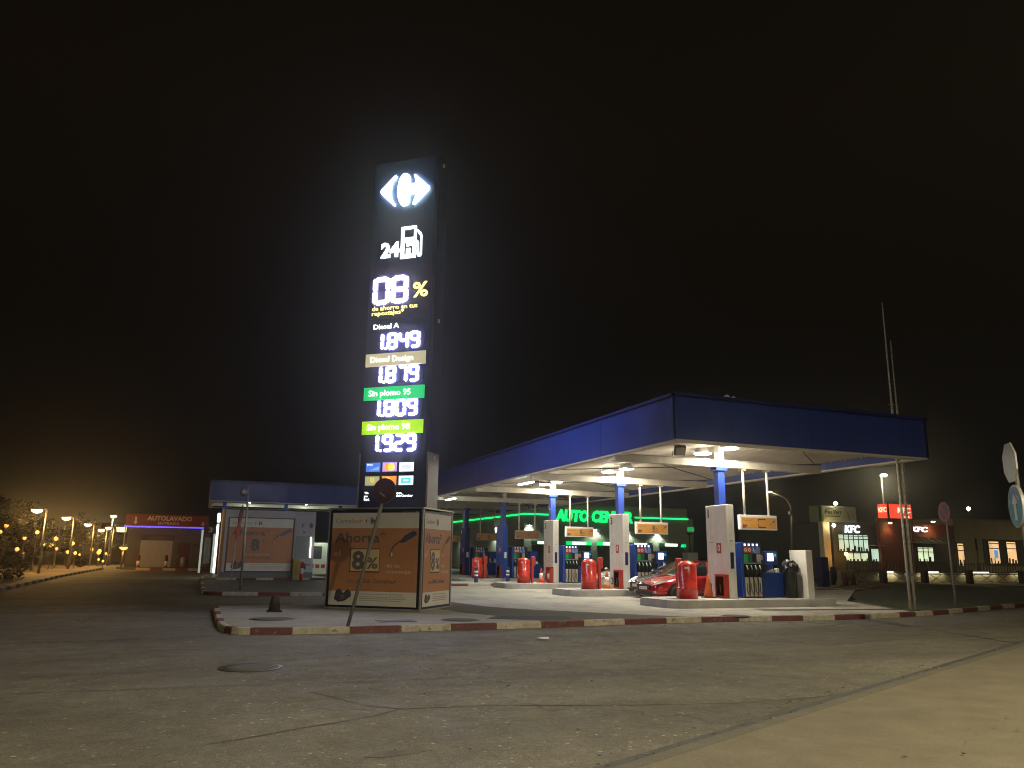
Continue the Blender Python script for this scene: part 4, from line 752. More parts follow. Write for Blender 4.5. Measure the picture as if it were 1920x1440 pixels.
# ------------------------------------------------------------------ cars
def car(name, label, loc, rotz, paint, L=4.3, W=1.78, H=1.47, plate='4821 HKD', lit=False):
    """hatchback, nose towards -X of its own frame, origin under the nose"""
    t = thing(name, label, 'car', loc, rotz, 'cars at the pumps'); w = W/2
    # body below the belt: (x, zbottom, zbelt, halfwidth, crown)
    st = [(0.0, .30, .52, .52, .02), (.06, .20, .62, .70, .04), (.25, .18, .72, .80, .06), (.6, .17, .82, .86, .07), (1.05, .17, .92, .88, .06), (1.5, .17, .97, .89, .05), (2.3, .17, .98, .89, .05), (3.1, .17, 1.0, .89, .05), (3.7, .18, 1.02, .87, .05), (4.1, .22, 1.02, .82, .05), (4.27, .32, .96, .74, .04), (4.3, .45, .85, .66, .02)]
    g = G(); rings = []
    for x, zb, zt, hw, cr_ in st:
        x *= L/4.3; hw *= W/1.78
        sec = [(0, zb), (hw*.72, zb), (hw*.95, zb+.10), (hw, zb+(zt-zb)*.45), (hw*.985, zt-.14), (hw*.93, zt-.035), (hw*.80, zt+.01), (0, zt+cr_)]
        full = sec+[(-a, b) for a, b in sec[-2:0:-1]]
        rings.append([g.b.verts.new((x, a, b)) for a, b in full])
    for A, B in zip(rings, rings[1:]): g._skin(A, B, 0)
    g.b.faces.new(rings[0]); g.b.faces.new(rings[-1][::-1])
    b = g.build('body', paint, t, smooth=True); md = b.modifiers.new('s', 'SUBSURF'); md.levels = 2; md.render_levels = 2
    # cabin: belt ring, shoulder ring, roof ring
    zb = .98; zr = H
    base = [(1.02, .66), (1.20, .78), (2.25, .80), (2.36, .80), (3.35, .78), (3.75, .72), (4.05, .60)]
    top = [(1.98, .50), (2.08, .60), (2.33, .63), (2.43, .63), (3.25, .62), (3.55, .57), (3.72, .48)]
    k = L/4.3; q = W/1.78; zb2 = [.93, .96, .985, .985, 1.0, 1.02, 1.0]; zt2 = [zr-.06, zr-.05, zr-.02, zr-.02, zr-.045, zr-.075, zr-.09]
    def P(lst, zz, sg): return [Vector((x*k, sg*y_*q, z)) for (x, y_), z in zip(lst, zz)]
    glass = GLASS('car_glass', (.012, .014, .015), .06)
    gb = G()
    for sg in (1, -1):
        B, T = P(base, zb2, sg), P(top, zt2, sg)
        vb = [gb.b.verts.new(p) for p in B]; vt = [gb.b.verts.new(p) for p in T]
        for i in (0, 2, 4, 5): gb.b.faces.new((vb[i], vb[i+1], vt[i+1], vt[i]))
    B, T, B2, T2 = P(base, zb2, 1), P(top, zt2, 1), P(base, zb2, -1), P(top, zt2, -1)
    mid = [Vector((p.x, 0, p.z+.05)) for p in T]; vm = [gb.b.verts.new(p) for p in mid]; va = [gb.b.verts.new(p) for p in T]; vc = [gb.b.verts.new(p) for p in T2]
    for i in range(6):
        gb.b.faces.new((va[i], va[i+1], vm[i+1], vm[i])); gb.b.faces.new((vm[i], vm[i+1], vc[i+1], vc[i]))
    cb = gb.build('cabin', paint, t, smooth=True)
    def pane(nm, pts, parent=t):
        gg = G(); vs = [gg.b.verts.new(p) for p in pts]; gg.b.faces.new(vs); o = gg.build(nm, glass, parent); return o
    mB = (B[0]+B2[0])/2+Vector((-.10, 0, .02)); mT = (T[0]+T2[0])/2+Vector((-.05, 0, .04))
    gg = G(); r0 = [gg.b.verts.new(p) for p in (B2[0], mB, B[0])]; r1 = [gg.b.verts.new(p) for p in (T2[0], mT, T[0])]
    for i in (0, 1): gg.b.faces.new((r0[i], r0[i+1], r1[i+1], r1[i]))
    gg.build('windscreen', glass, t, smooth=True)
    pane('rear_window', [B[6], B2[6], T2[6], T[6]])
    for Bs, Ts in ((B, T), (B2, T2)): pane('side_window', [Bs[1], Bs[2], Ts[2], Ts[1]]); pane('side_window', [Bs[3], Bs[4], Ts[4], Ts[3]])
    for sg in (1, -1):
        gm = G(); bmesh.ops.create_icosphere(gm.b, subdivisions=2, radius=.11, matrix=Matrix.Translation((1.38*k, sg*(w+.10), 1.02)) @ Matrix.Diagonal((.7, 1, .75, 1))); mo = gm.build('mirror', paint, t, smooth=True)
        gh = G().prism([(0, .62), (.10, .52), (.62, .70), (.72, .82), (.5, .80)], (.10*k, sg*.60*q, 0), (.955, sg*.29, 0) if sg < 0 else (.955, .29, 0), (0, 0, 1), -.02, .03) if False else None
        hl = G(); pts = [(.06, sg*.48*q, .57), (.05, sg*.66*q, .60), (.22, sg*.80*q, .66), (.62, sg*.86*q, .80), (.45, sg*.80*q, .80), (.12, sg*.62*q, .70)]
        vs = [hl.b.verts.new(Vector(p)+Vector((-.03, sg*.012, .012))) for p in pts]; hl.b.faces.new(vs)
        hl.build('headlight', EM('headlight_glow', (1, .95, .85), 2.0) if lit else M('headlight_glass', (.55, .55, .52), .12, .4, .2, 14), t)
        fl = G().box(-.02, .06, sg*.66*q-.09, sg*.66*q+.09, .31, .39, bev=.015, seg=1).build('fog_lamp', M('fog_glass', (.5, .48, .42), .15, .5, .2, 9), t)
        for x in (.86, 3.42):
            wl = G(); prof = [(.20, -.10), (.30, -.095), (.315, -.06), (.315, .06), (.30, .095), (.20, .10)]
            prev = None
            for r_, yy in prof:
                k2 = wl.ring((0, yy, 0), (0, 1, 0), r_, 24)
                if prev: wl._skin(prev, k2, 0)
                prev = k2
            wo = wl.build('wheel', RUBBER, t, loc=(x*k, sg*(w-.10), .315))
            gr = G(); gr.cyl((0, sg*.05, 0), (0, sg*.085, 0), .05, n=12)
            for i in range(5): gr.box(-.03, .03, sg*.055-.012, sg*.055+.012, .03, .20, m=Matrix.Rotation(R(72*i), 4, 'Y'))
            gr.build('rim', M('alloy', (.45, .45, .44), .35, .8, .1, 6), wo)
            G().cyl((x*k, sg*(w-.025), .34), (x*k, sg*(w-.004), .34), .365, n=24).build('wheel_arch', BLACK, t)
        G().box(2.0*k, 2.15*k, sg*(w-.005)-.012, sg*(w-.005)+.012, .84, .87, bev=.006, seg=1).build('door_handle', paint, t)
        G().box(.95*k, 3.3*k, sg*(w*.985)-.012, sg*(w*.985)+.006, .17, .25).build('sill', BLACK, t)
    gr = G().prism([(-.50, .60), (-.38, .42), (.38, .42), (.50, .60), (.42, .625), (-.42, .625)], (-.012, 0, 0), (0, -1, 0), (0, 0, 1), 0, .03); gr.build('grille', BLACK, t)
    gr = G().prism([(-.62, .36), (-.5, .24), (.5, .24), (.62, .36), (.4, .38), (-.4, .38)], (-.005, 0, 0), (0, -1, 0), (0, 0, 1), 0, .03); gr.build('air_intake', BLACK, t)
    G().prism(arc(0, .665, .075, 0, 345, 20, .04), (-.005, 0, 0), (0, -1, 0), (0, 0, 1), .0, .035).build('badge', M('chrome', (.6, .6, .6), .15, 1, .05, 5), t)
    lp = G().rect(-.26, .26, .44, .55, .03, .045, o=(-.012, 0, 0), xd=(0, -1, 0)).build('licence_plate', WHITE2, t); G().text(plate, -.23, .465, .06, .46, .002, base=.046, o=(-.012, 0, 0), xd=(0, -1, 0)).build('plate_lettering', INK, lp)
    return t
car('parked_car', 'red hatchback between the first two pump islands, nose towards the sign', (15.5, 25.72, 0), 0, M('car_red', (.40, .018, .022), .22, .15, .06, 2, coat=1))
car('parked_car', 'grey car half hidden beyond the red hatchback', (16.55, 28.05, 0), 0, M('car_grey', (.20, .20, .19), .25, .5, .06, 2, coat=1), plate='7350 GTR', lit=True)
car('parked_car', 'white car behind the second red hood and the pale banded cone', (17.0, 33.0, 0), 0, M('car_white', (.60, .58, .53), .25, 0, .05, 2, coat=1), plate='2086 JMN')

# ------------------------------------------------------------------ kiosk with poster, left
t = thing('service_kiosk', 'pale grey kiosk wall carrying an orange poster, left of the poster box', 'kiosk', (1.1, 50, .125))
G().box(0, 5.45, 0, 3.2, .0, .32).build('plinth_panel', M('plinth_grey', (.14, .14, .15), .6, 0, .15, 2), t)
G().box(.14, 5.45, .01, 3.19, .32, 4.0).build('wall', M('kiosk_wall', (.42, .40, .41), .55, 0, .1, 1), t)
G().box(-.02, .14, -.01, 3.2, .32, 4.0).build('edge_panel', M('kiosk_orange', (.36, .15, .03), .5, 0, .1, 3), t)
poster(t, (2.25, .0, 0), (1, 0, 0), 3.72, 3.12, .38, False)
w_ = G().box(4.3, 5.25, -.03, .01, 1.15, 2.5).build('window', M('pale_glass', (.30, .34, .33), .12, 0, .08, 3), t); G().box(5.20, 5.26, -.06, -.03, 1.2, 2.45).build('light_strip', EM('kiosk_tube', (1, .95, .75), 5), w_)
g = G().text('F', 4.62, 3.02, .24, .16, .004, base=.002, bold=.02).prism(arc(5.2, 3.15, .12, 0, 340, 14, .16), (0, 0, 0), (1, 0, 0), (0, 0, 1), .002, .005).rect(4.72, 4.86, 2.68, 2.78, .002, .004); g.build('wall_marks', INK, t)
t = thing('light_post', 'upright white tube light at the left edge of the grey kiosk', 'light post', (.82, 49.8, .0))
G().box(-.03, .1, -.02, .06, .1, 3.9).build('post', CREAM, t); G().box(-.05, .07, -.06, -.02, .4, 3.2, bev=.01, seg=1).box(-.06, .12, -.07, -.02, 3.35, 3.85, bev=.01, seg=1).build('tube', EM('post_tube', (.95, 1, .9), 3.0), t)
t = thing('metal_cabinet', 'yellow upright metal cabinet before the grey kiosk', 'cabinet', (5.5, 49.55, .13)); G().box(-.2, .2, -.15, .15, 0, 1.12, bev=.015, seg=1).build('case', YELLOW, t); G().box(-.16, .16, -.158, -.15, .1, 1.05).build('door', M('yellow_dull', (.38, .25, .03), .5, 0, .15, 5), t)
t = thing('barrier_post', 'red and white striped barrier post beside the yellow cabinet', 'barrier', (5.78, 48.9, 0)); G().lathe([(.10, 0), (.10, .38), (.08, .39)], n=12).lathe([(.10, .7), (.10, 1.05), (.04, 1.08)], n=12).build('tube', RED, t); G().lathe([(.102, .37), (.102, .71)], n=12).build('ring', WHITE2, t); G().tube([(.08, 0, .98), (.34, -.05, .88), (.42, -.05, .9)], .025, 8).box(.1, .2, -.06, .06, .65, .95).build('lever', DARK, t)
t = thing('lamp_post', 'slim grey post with a drum lamp standing before the kiosk', 'lamp post', (1.78, 36.64, 0))
G().cyl((0, 0, 0), (-.02, .03, 4.55), .06, .045, 10).build('post', STEEL, t); G().tube([(-.02, .03, 4.22), (-.12, .02, 4.24), (-.2, .02, 4.2)], .025, 8).build('arm', WHITE2, t); G().cyl((-.24, -.02, 4.10), (-.22, .02, 4.36), .14, .14, 16).build('drum', STEEL, t)
t = thing('road_sign', 'two round signs seen edge on, red rimmed, on a thin post before the kiosk', 'road sign', (1.34, 37.21, 0))
G().cyl((0, 0, 0), (.10, -.02, 2.1), .025, n=8).cyl((.10, -.02, 2.1), (.26, -.02, 3.7), .03, n=8).build('post', STEEL, t)
for z, m_ in ((2.55, RED), (3.2, M('sign_dark_red', (.12, .02, .02), .5, 0, .2, 6))):
    ax = Matrix.Translation((.10+(z-2.1)*.1, -.06, z)) @ Matrix.Rotation(R(8), 4, 'Y') @ Matrix.Rotation(R(74), 4, 'Z') @ Matrix.Diagonal((1, 1, 1, 1))
    g = G().prism(arc(0, 0, .34, 0, 350, 28), (0, 0, 0), (1, 0, 0), (0, 0, 1), -.015, .015)
    for q in g.b.verts: q.co = ax @ q.co
    g.build('disc', m_, t)
t = thing('pay_booth', 'small brightly lit pale booth with red panels behind the kiosk', 'booth', (8.0, 58.2, 0))
G().box(-.75, .75, 0, 1.4, .1, 2.35, bev=.05).build('wall', M('booth_white', (.6, .66, .52), .5, 0, .06, 2), t); G().rect(-.4, .2, 1.2, 2.1, .001, .01).build('window', DARK, t); g = G()
for x in (-.6, -.2, .2): g.rect(x, x+.28, .55, .82, .001, .012)
g.build('red_panel', RED, t); light('POINT', 'booth_light', 60, COOL, t, (0, -1.0, 2.9), .1)
t = thing('wash_portal', 'white car wash portal with number 3 above, left of the kiosk', 'car wash', (.5, 66, 0))
G().box(-.55, -.4, 0, .3, 0, 3.3).box(.35, .55, 0, .3, 0, 3.3).build('frame', EM('portal_glow', (.7, .78, .68), .35), t); G().box(-.25, .2, .1, .5, .7, 2.7, bev=.03).build('brush_box', GREY, t); pn = G().box(-.4, .6, -.05, .3, 3.0, 3.6).build('number_panel', M('dim_red', (.08, .012, .02), .5, 0, .2, 5), t); G().text('3', -.05, 3.12, .36, .3, .01, base=.051, bold=.03, xd=(1, 0, 0)).build('number_lettering', PWHITE, pn)  # frame given its own faint glow so it reads as lit

# ------------------------------------------------------------------ car wash building
t = thing('wash_building', 'low dark car wash building with red sign and pale shutter', 'building', (-3.4, 85.5, -.1))
G().box(-3.4, 4.2, 0, 6, 0, 4.2).build('wall', WASH, t)
sb = G().box(-3.7, 3.9, -.9, .3, 4.10, 5.25).build('sign_board', M('wash_red', (.22, .022, .018), .5, 0, .12, 1.5), t)
o = (0, -.9, 0)
G().text('AUTOLAVADO', -1.75, 4.68, .42, 4.1, .02, base=.002, bold=.03, o=o).build('lettering', M('wash_white', (.62, .55, .48), .5, 0, .1, 4), sb); G().text('ENTRADA', -.75, 4.28, .26, 1.95, .02, base=.002, bold=.01, o=o).build('lettering', _m['wash_white'], sb)
G().prism([(-2.95, 4.5), (-2.75, 4.25), (-2.55, 4.5), (-2.66, 4.5), (-2.66, 4.98), (-2.84, 4.98), (-2.84, 4.5)], o, (1, 0, 0), (0, 0, 1), .002, .02).build('arrow', _m['wash_white'], sb); G().prism([(3.2, 4.42), (3.4, 4.2), (3.6, 4.42), (3.48, 4.42), (3.48, 4.62), (3.32, 4.62), (3.32, 4.42)], o, (1, 0, 0), (0, 0, 1), .002, .02).build('arrow', _m['wash_white'], sb)
G().box(-3.72, 4.1, -.98, -.90, 3.98, 4.10).build('neon_strip', EM('neon_violet', (.12, .09, 1.0), 1.5), sb)
G().box(-2.15, .75, -.03, .0, .05, 2.75).build('shutter', SHUT, t)
G().box(-2.2, .85, -.10, .0, 2.78, 3.3).build('notice_board', M('notice_dark', (.07, .055, .035), .6, 0, .3, 4), t); G().text('LAVADO', -1.4, 2.9, .26, 2.1, .01, base=.102, bold=.02, o=(0, 0, 0)).build('notice_lettering', M('notice_ink', (.16, .12, .06), .6, 0, .2, 4), t)
d_ = G().box(1.25, 2.4, -.04, .0, .05, 2.55).build('door', M('door_dark_red', (.10, .03, .022), .6, 0, .2, 4), t); G().box(1.32, 1.38, -.07, -.04, 1.1, 1.3).build('handle', GREY, d_)
for x in (2.7,): G().box(x, x+.4, -.03, 0, 2.2, 2.45).build('plate', DARK, t)
G().tube([(-3.6, -.7, 0), (-3.6, -.7, 4.1)], .05, 8).build('sign_prop', STEEL, t)
g = G()
t2 = thing('vacuum_unit', 'small pale machine standing by the dark red wash door', 'vacuum', (-1.55, 84.3, -.1)); G().lathe([(.22, 0), (.22, 1.0), (.14, 1.15), (.05, 1.2)], n=14).build('drum', STEEL, t2); G().tube([(.2, 0, .3), (.42, 0, .1), (.5, 0, .5), (.3, 0, .9)], .03, 6).build('hose', RUBBER, t2)
for x, lb in ((-5.35, 'left red and white bollard before the pale wash shutter'), (-2.95, 'right red and white bollard before the pale wash shutter')):
    t = thing('bollard', lb, 'bollard', (x, 82.0, -.05), 0, 'bollards before the car wash'); G().lathe([(.15, 0), (.15, .35), (.1, .36)], n=12).lathe([(.15, .75), (.15, 1.25), (.08, 1.3)], n=12).build('tube', M('bollard_red', (.16, .02, .015), .5, 0, .2, 6), t); G().lathe([(.152, .34), (.152, .76)], n=12).build('ring', WHITE2, t)
kerb('kerb', [(-5.4, 80.5), (-4.2, 80), (-3.1, 79.6), (-2.0, 79.3), (-.9, 79), (.2, 78.8), (1.3, 78.7)], [1, 0], [KRED2, KWHITE], .2, ROAD-.02, .1)
tag(G().slab([(-5.4, 80.6), (1.3, 78.8), (1.5, 86), (-7.5, 86)], ROAD-.02, .09).build('pavement', PADA), kind='structure')
t = thing('tower_block', 'dark distant block with one row of three lit panes', 'building', (-9.5, 118, 0)); G().box(-3.2, 2.5, 0, 8, 0, 5.3).build('wall', M('block_brown', (.03, .024, .018), .9, 0, .2, .5), t)
g = G()
for i in range(3): g.rect(-1.35+i*.44, -.97+i*.44, 4.08, 4.72, .0, .03)
g.build('window', EM('window_yellow', (1, .86, .5), 1.6), t)

# ------------------------------------------------------------------ street lamps on the left
def street_lamp(x, y, h, label, e=P_VERGE, col=WARM, em=22, grp='street lamps along the sandy strip', arm=-.6):
    t = thing('street_lamp', label, 'street lamp', (x, y, 0), 0, grp)
    G().cyl((0, 0, 0), (0, 0, h), .09, .055, 10).build('post', POSTG, t)
    a = G().tube([(0, 0, h-.02), (arm*.4, 0, h+.10), (arm, 0, h+.08)], [.05, .045, .04], 8).build('arm', POSTG, t)
    G().lathe([(.05, .2), (.25, .15), (.36, .02)][::-1], (arm, 0, h), n=14).build('shade', GREY, t); G().lathe([(.35, .0), (.30, -.12), (.14, -.2), (.02, -.21)][::-1], (arm, 0, h+.015), n=14).build('lamp_glass', EM('sodium_%d_%d' % (int(col[2]*100), em), col, em), t)
    if e: light('POINT', 'lamp_light', e, col, t, (arm, 0, h-.36), .12)
lps = [(-10.2, 62.4, 4.3, 'tallest and nearest amber street lamp at the far left'), (-10.3, 76.0, 4.3, 'second amber street lamp along the sandy strip'), (-10.3, 90.0, 4.2, 'third amber street lamp along the sandy strip'), (-10.2, 101.0, 3.9, 'fourth amber street lamp, low beside its brighter neighbour'), (-10.2, 108.0, 4.35, 'farthest amber street lamp, left of the greenish white one')]
for x, y, h, lb in lps: street_lamp(x, y, h, lb)
street_lamp(-9.2, 95, 5.3, 'greenish white street lamp left of the car wash', 300, (.75, 1, .60), 3, 'street lamps along the sandy strip', 0.05)
street_lamp(-6.6, 80.2, 1.9, 'low amber lamp on a thin post at the corner of the car wash', 160, (1, .42, .07), 4, 'street lamps along the sandy strip', .02)
small = [(-16.01, 80.0, 3.66), (-11.89, 70.0, 2.93), (-12.69, 70.0, 2.47), (-11.32, 75.0, 2.53), (-12.95, 80.0, 2.02), (-11.6, 75.0, 2.0), (-11.92, 80.0, 1.71), (-11.58, 62.0, 1.62), (-14.37, 80.0, 1.26), (-12.81, 70.0, 0.94), (-11.39, 85.0, 2.23), (-11.7, 85.0, 1.43), (-10.41, 80.0, 1.36), (-11.94, 95.0, 1.15), (-10.85, 95.0, 1.72), (-10.6, 100.0, 1.56), (-9.61, 90.0, 1.41), (-9.54, 90.0, 0.72), (-8.62, 85.0, 0.62), (-9.92, 100.0, 1.28), (-9.68, 100.0, 1.1), (-15.39, 75.0, 3.01)]
for i, (x, y, z) in enumerate(small):
    big = z > 1.3
    t = thing('park_lamp', 'small amber globe lamp on a thin post among the dark trees' if big else 'tiny amber light low on a short post under the dark trees', 'lamp', (x, y, 0), 0, 'amber globe lamps among the trees' if big else 'low amber lights under the trees')
    r_ = (.155 if big else .10)*y/80*random.uniform(.85, 1.15)
    G().cyl((0, 0, 0), (0, 0, z-r_), .04, .03, 6).build('post', POSTG, t); G().lathe([(.02, z-r_), (r_*.7, z-r_*.7), (r_, z), (r_*.7, z+r_*.7), (.02, z+r_)], n=10).build('globe', EM('amber_globe', (1, .44, .09), 2.4) if i not in (6, 7) else EM('amber_globe_red', (1, .28, .10), 2.4), t)

# ------------------------------------------------------------------ trees and bushes
LEAF = M('leaf', (.028, .030, .010), .7, 0, .5, 3); LEAF2 = M('leaf_dry', (.040, .031, .011), .75, 0, .5, 3); BARK = M('bark', (.06, .042, .028), .9, 0, .3, 12, .5, 30)
def crown(n, rx, rz, zc, seed, leaf=.16, clumps=26):
    rnd = random.Random(seed); g = G(); cs = []
    for _ in range(clumps):
        a, u, r_ = rnd.uniform(0, 6.28), rnd.uniform(-1, 1), rnd.random()**.45
        cs.append((Vector((rx*r_*math.sqrt(1-u*u)*math.cos(a), rx*r_*math.sqrt(1-u*u)*math.sin(a), zc+rz*r_*u)), rnd.uniform(.35, .8)*min(rx, rz*1.2)*.42))
    for _ in range(n):
        c, s_ = rnd.choice(cs); p = c+Vector([max(-1.6, min(1.6, rnd.gauss(0, 1))) for _k in range(3)])*s_*.55
        x = Vector((rnd.uniform(-1, 1), rnd.uniform(-1, 1), rnd.uniform(-.6, .6))).normalized(); y = x.orthogonal().normalized(); q = leaf*rnd.uniform(.6, 1.3)
        vs = [g.b.verts.new(p+x*q*a_+y*q*b_*.6) for a_, b_ in ((-1, 0), (0, -.6), (1, 0), (0, .6))]; f = g.b.faces.new(vs); f.material_index = rnd.random() < .35
    return g, cs
def tree(x, y, s, label, seed, h=6.5):
    t = thing('tree', label, 'tree', (x, y, 0), seed*.7, 'dark trees beyond the sandy strip'); t.scale = (s, s, s)
    rnd = random.Random(seed); g, cs = crown(1900, 2.5, 2.2, 4.3, seed, .19); c = g.build('crown', [LEAF, LEAF2], t)
    tr = G().tube([(0, 0, -.1), (.06, .03, .9), (-.05, .05, 1.8), (.08, 0, 2.9), (0, .1, 4.2)], [.19, .15, .13, .10, .05], 9)
    for p, r_ in rnd.sample(cs, 11): tr.tube([(0.02, .03, rnd.uniform(1.4, 2.9)), p*.45+Vector((0, 0, 1.5)), p], [.07, .045, .015], 6)
    tr.build('trunk', BARK, t); return t
tl = [(-13.6, 66, .82, 'dark leafy tree behind the nearest amber street lamp'), (-18, 58, .95, 'dark leafy tree at the left edge behind the low bush'), (-12.2, 71.5, .62, 'small tree with bare lower trunk between the first two street lamps'), (-15.5, 84, .90, 'dark tree behind the second amber street lamp'), (-12.4, 97.5, .75, 'dark tree behind the third amber street lamp'), (-18.5, 76, 1.05, 'tall dark tree deep among the globe lamps'), (-11.6, 116, .72, 'farthest dark tree beside the lit block'), (-23, 72, 1.1, 'tall dark tree farthest to the left'), (-14.2, 110, .9, 'dark tree between the farthest street lamps'), (-21, 96, 1.15, 'broad dark tree at the back of the sandy strip')]
for i, a in enumerate(tl): tree(*a, seed=i+1)
def bush(x, y, s, label, seed):
    t = thing('bush', label, 'bush', (x, y, 0)); t.scale = (s, s, s); g, cs = crown(900, .9, .55, .62, seed, .10, 16); g.build('foliage', [LEAF, LEAF2], t); st = G()
    for p, r_ in cs[:7]: st.tube([(0, 0, -.05), p*.5, p], [.03, .02, .008], 5)
    st.build('stem', BARK, t)
bush(-9.75, 50.2, 1.25, 'scrubby round bush on the sand at the left edge', 21); bush(-10.6, 86, .9, 'low bush at the foot of the third amber street lamp', 22); bush(-12.0, 66, .7, 'small scrubby bush beside the nearest amber street lamp', 23)
t = tag(crown(5200, 26, 1.6, 1.4, 77, .3, 150)[0].build('shrubbery', [LEAF, LEAF2], loc=(-40, 106, 0)), kind='stuff', label='dark mass of shrubs far behind the globe lamps', cat='shrubs')

# ------------------------------------------------------------------ green tyre workshop behind the pumps
t = thing('workshop_building', 'green lettered workshop hall with dark bays behind the pumps', 'building', (31, 75, 0))
G().box(0, 20, 0, 28, 0, 5.72).box(0, 20, 0, 28, 5.95, 7.0).box(.1, 19.9, .1, 28, 5.7, 5.97).build('wall', WALLG, t)
ns = G().box(-.12, 3.2, -.12, .0, 5.78, 5.93).box(13.2, 20.1, -.12, .0, 5.78, 5.93).box(-.12, 0, 0, 28, 5.78, 5.93).build('neon_strip', EM('neon_green', (.0, 1.0, .22), 1.6), t)
G().text('AUTO CENTER', 3.55, 5.28, 1.12, 9.3, .16, base=.06, bold=.045, shear=.12).build('sign_lettering', EM('letters_green', (.0, 1.0, .22), 1.15), t)
for i, (x0, x1) in enumerate(((4.9, 7.7), (8.55, 11.2), (16.3, 19.4), (.9, 3.8), (12.4, 15.2))):
    b = G().box(x0, x1, -.03, .02, 0.05, 2.72).build('bay_door', M('bay_dark', (.035, .04, .035), .5, 0, .25, 2), t)
    G().box(x0-.1, x1+.1, -.14, -.03, 2.78, 3.14).build('bay_header', EM('header_green', (.0, .75, .15), 1.1) if i in (0, 1) else DGREEN, b); G().box(x0+.6, x0+2.2, -.16, -.14, 2.82, 3.1).build('bay_light', EM('header_white', (.85, 1, .75), 2.6), b)
G().box(19.0, 19.6, -.14, -.02, 2.75, 3.05).build('exit_panel', EM('exit_green', (.0, .9, .3), 1.5), t)
an = G().box(20.0, 21.8, 1.5, 20, 0, 6.0).build('annex', WALLG, t); G().box(20.05, 21.85, 1.36, 1.5, 4.55, 5.05).build('annex_band', EM('neon_green2', (.0, .55, .12), .55), an)
G().tube([(20.3, 1.2, 4.9), (20.2, 1.1, 4.5), (20.6, 1.2, 4.2)], .16, 6).build('wall_bracket', DARK, t)
for x, y, z, lb in ((8.23, -.22, 4.42, 'bright wall lamp on the green workshop between two bays'), (.55, -.22, 4.68, 'bright wall lamp at the near corner of the workshop'), (16.0, -.22, 4.15, 'wall lamp on the workshop lighting the wall under an orange board'), (12.2, -.22, 4.2, 'wall lamp on the workshop behind the pylon numbered 3')):
    q = thing('wall_lamp', lb, 'wall lamp', (31+x, 75+y, z), 0, 'wall lamps on the workshop'); G().box(-.14, .14, .0, .2, .02, .12).build('housing', DARK, q); G().box(-.12, .12, .02, .16, -.03, .02).build('lens', EM('wall_lamp', (.85, 1, .95), 90), q); light('SPOT', 'lamp_light', 420, (.86, 1, .86), q, (0, -.05, -.06), .08, 140)
for y, z in ((8, 4.6), (20, 4.6)):
    q = thing('wall_lamp', f'wall lamp on the side wall of the workshop, {"nearer" if y < 10 else "farther"} one', 'wall lamp', (30.8, 75+y, z), R(-90), 'wall lamps on the workshop'); G().box(-.14, .14, .0, .2, .02, .12).build('housing', DARK, q); G().box(-.3, .3, .02, .16, -.4, .02).build('lens', EM('wall_lamp2', (.85, 1, .9), 30), q); light('SPOT', 'lamp_light', 500, (.86, 1, .82), q, (0, -.3, -.5), .08, 150)
t = thing('wash_box', 'white square box on a post behind the red car roof', 'box', (36.9, 54, 0)); G().box(-.05, .05, -.05, .05, 0, 1.3).build('post', DARK, t); G().box(-.48, .48, -.4, .4, 1.3, 2.0, bev=.02, seg=1).build('case', M('box_white', (.6, .6, .55), .5, 0, .06, 3), t); G().cyl((0, 0, 2.0), (0, 0, 3.4), .04, n=8).lathe([(.05, 3.35), (.32, 3.55)], n=12).build('dish_mast', DARK, t)

# ------------------------------------------------------------------ fast food building and its signs, right
BD = M('building_dark', (.075, .078, .070), .7, 0, .2, 1); TW = M('tower_rust', (.16, .035, .018), .75, 0, .15, 1, .2, 20); BRK = M('building_render', (.28, .26, .18), .85, 0, .2, .6, .3, 14)
WARMW = EM('window_warm', (1, .60, .28), 1.0); COOLW = EM('window_cool', (.80, 1, .80), 1.0)
t = thing('fast_food_restaurant', 'dark and rust red restaurant with lit windows and white lettering', 'building', (46, 50, 0))
G().box(2, 15.7, 0, 12, 0, 4.62).build('wall', BD, t)
G().box(6.75, 10.6, -.35, .0, 0, 5.05).build('tower_wall', TW, t); G().box(10.6, 15.7, -.12, .0, 3.55, 4.66).build('red_band', TW, t)
G().text('KFC', 3.25, 3.78, .60, 1.62, .1, base=.06, bold=.02, shear=.15).build('sign_lettering', EM('kfc_white', (.85, .93, 1), 2), t)
G().text('KFC', 9.0, 4.02, .42, 1.9, .1, base=.13, bold=.02, shear=.15, o=(1.55, 0, 0)).build('sign_lettering', EM('kfc_white', (.85, .93, 1), 2), t)
def win(parent, x0, x1, z0, z1, em, cols=1, rows=(), y=-.02, fr=BLACK, extras=True):
    wf = G().box(x0-.06, x1+.06, y-.06, y, z0-.06, z1+.06)
    f = wf.build('window', fr, parent); g = G().box(x0, x1, y-.066, y-.06, z0, z1); g.build('pane', em, f)
    g = G()
    for i in range(1, cols): xx = x0+(x1-x0)*i/cols; g.box(xx-.035, xx+.035, y-.10, y-.066, z0, z1)
    for z in rows: g.box(x0, x1, y-.097, y-.066, z-.035, z+.035)
    if cols > 1 or rows: g.build('mullion', fr, f)
    rnd = random.Random(int(x0*37)); g = G(); sil = M('room_silhouette', (.10, .07, .045), .8, 0, .3, 4); x = x0+.05      # counters, chairs and heads against the lit room
    while x < x1-.15:
        q = rnd.uniform(.10, .28); g.box(x, min(x+q, x1-.02), y-.072, y-.067, z0, z0+(z1-z0)*rnd.uniform(.10, .34)); x += q+rnd.uniform(.06, .3)
    g.box(x0+.02, x1-.02, y-.070, y-.0665, z1-(z1-z0)*.10, z1-(z1-z0)*.06); g.build('room_silhouette', sil, f)
    return f
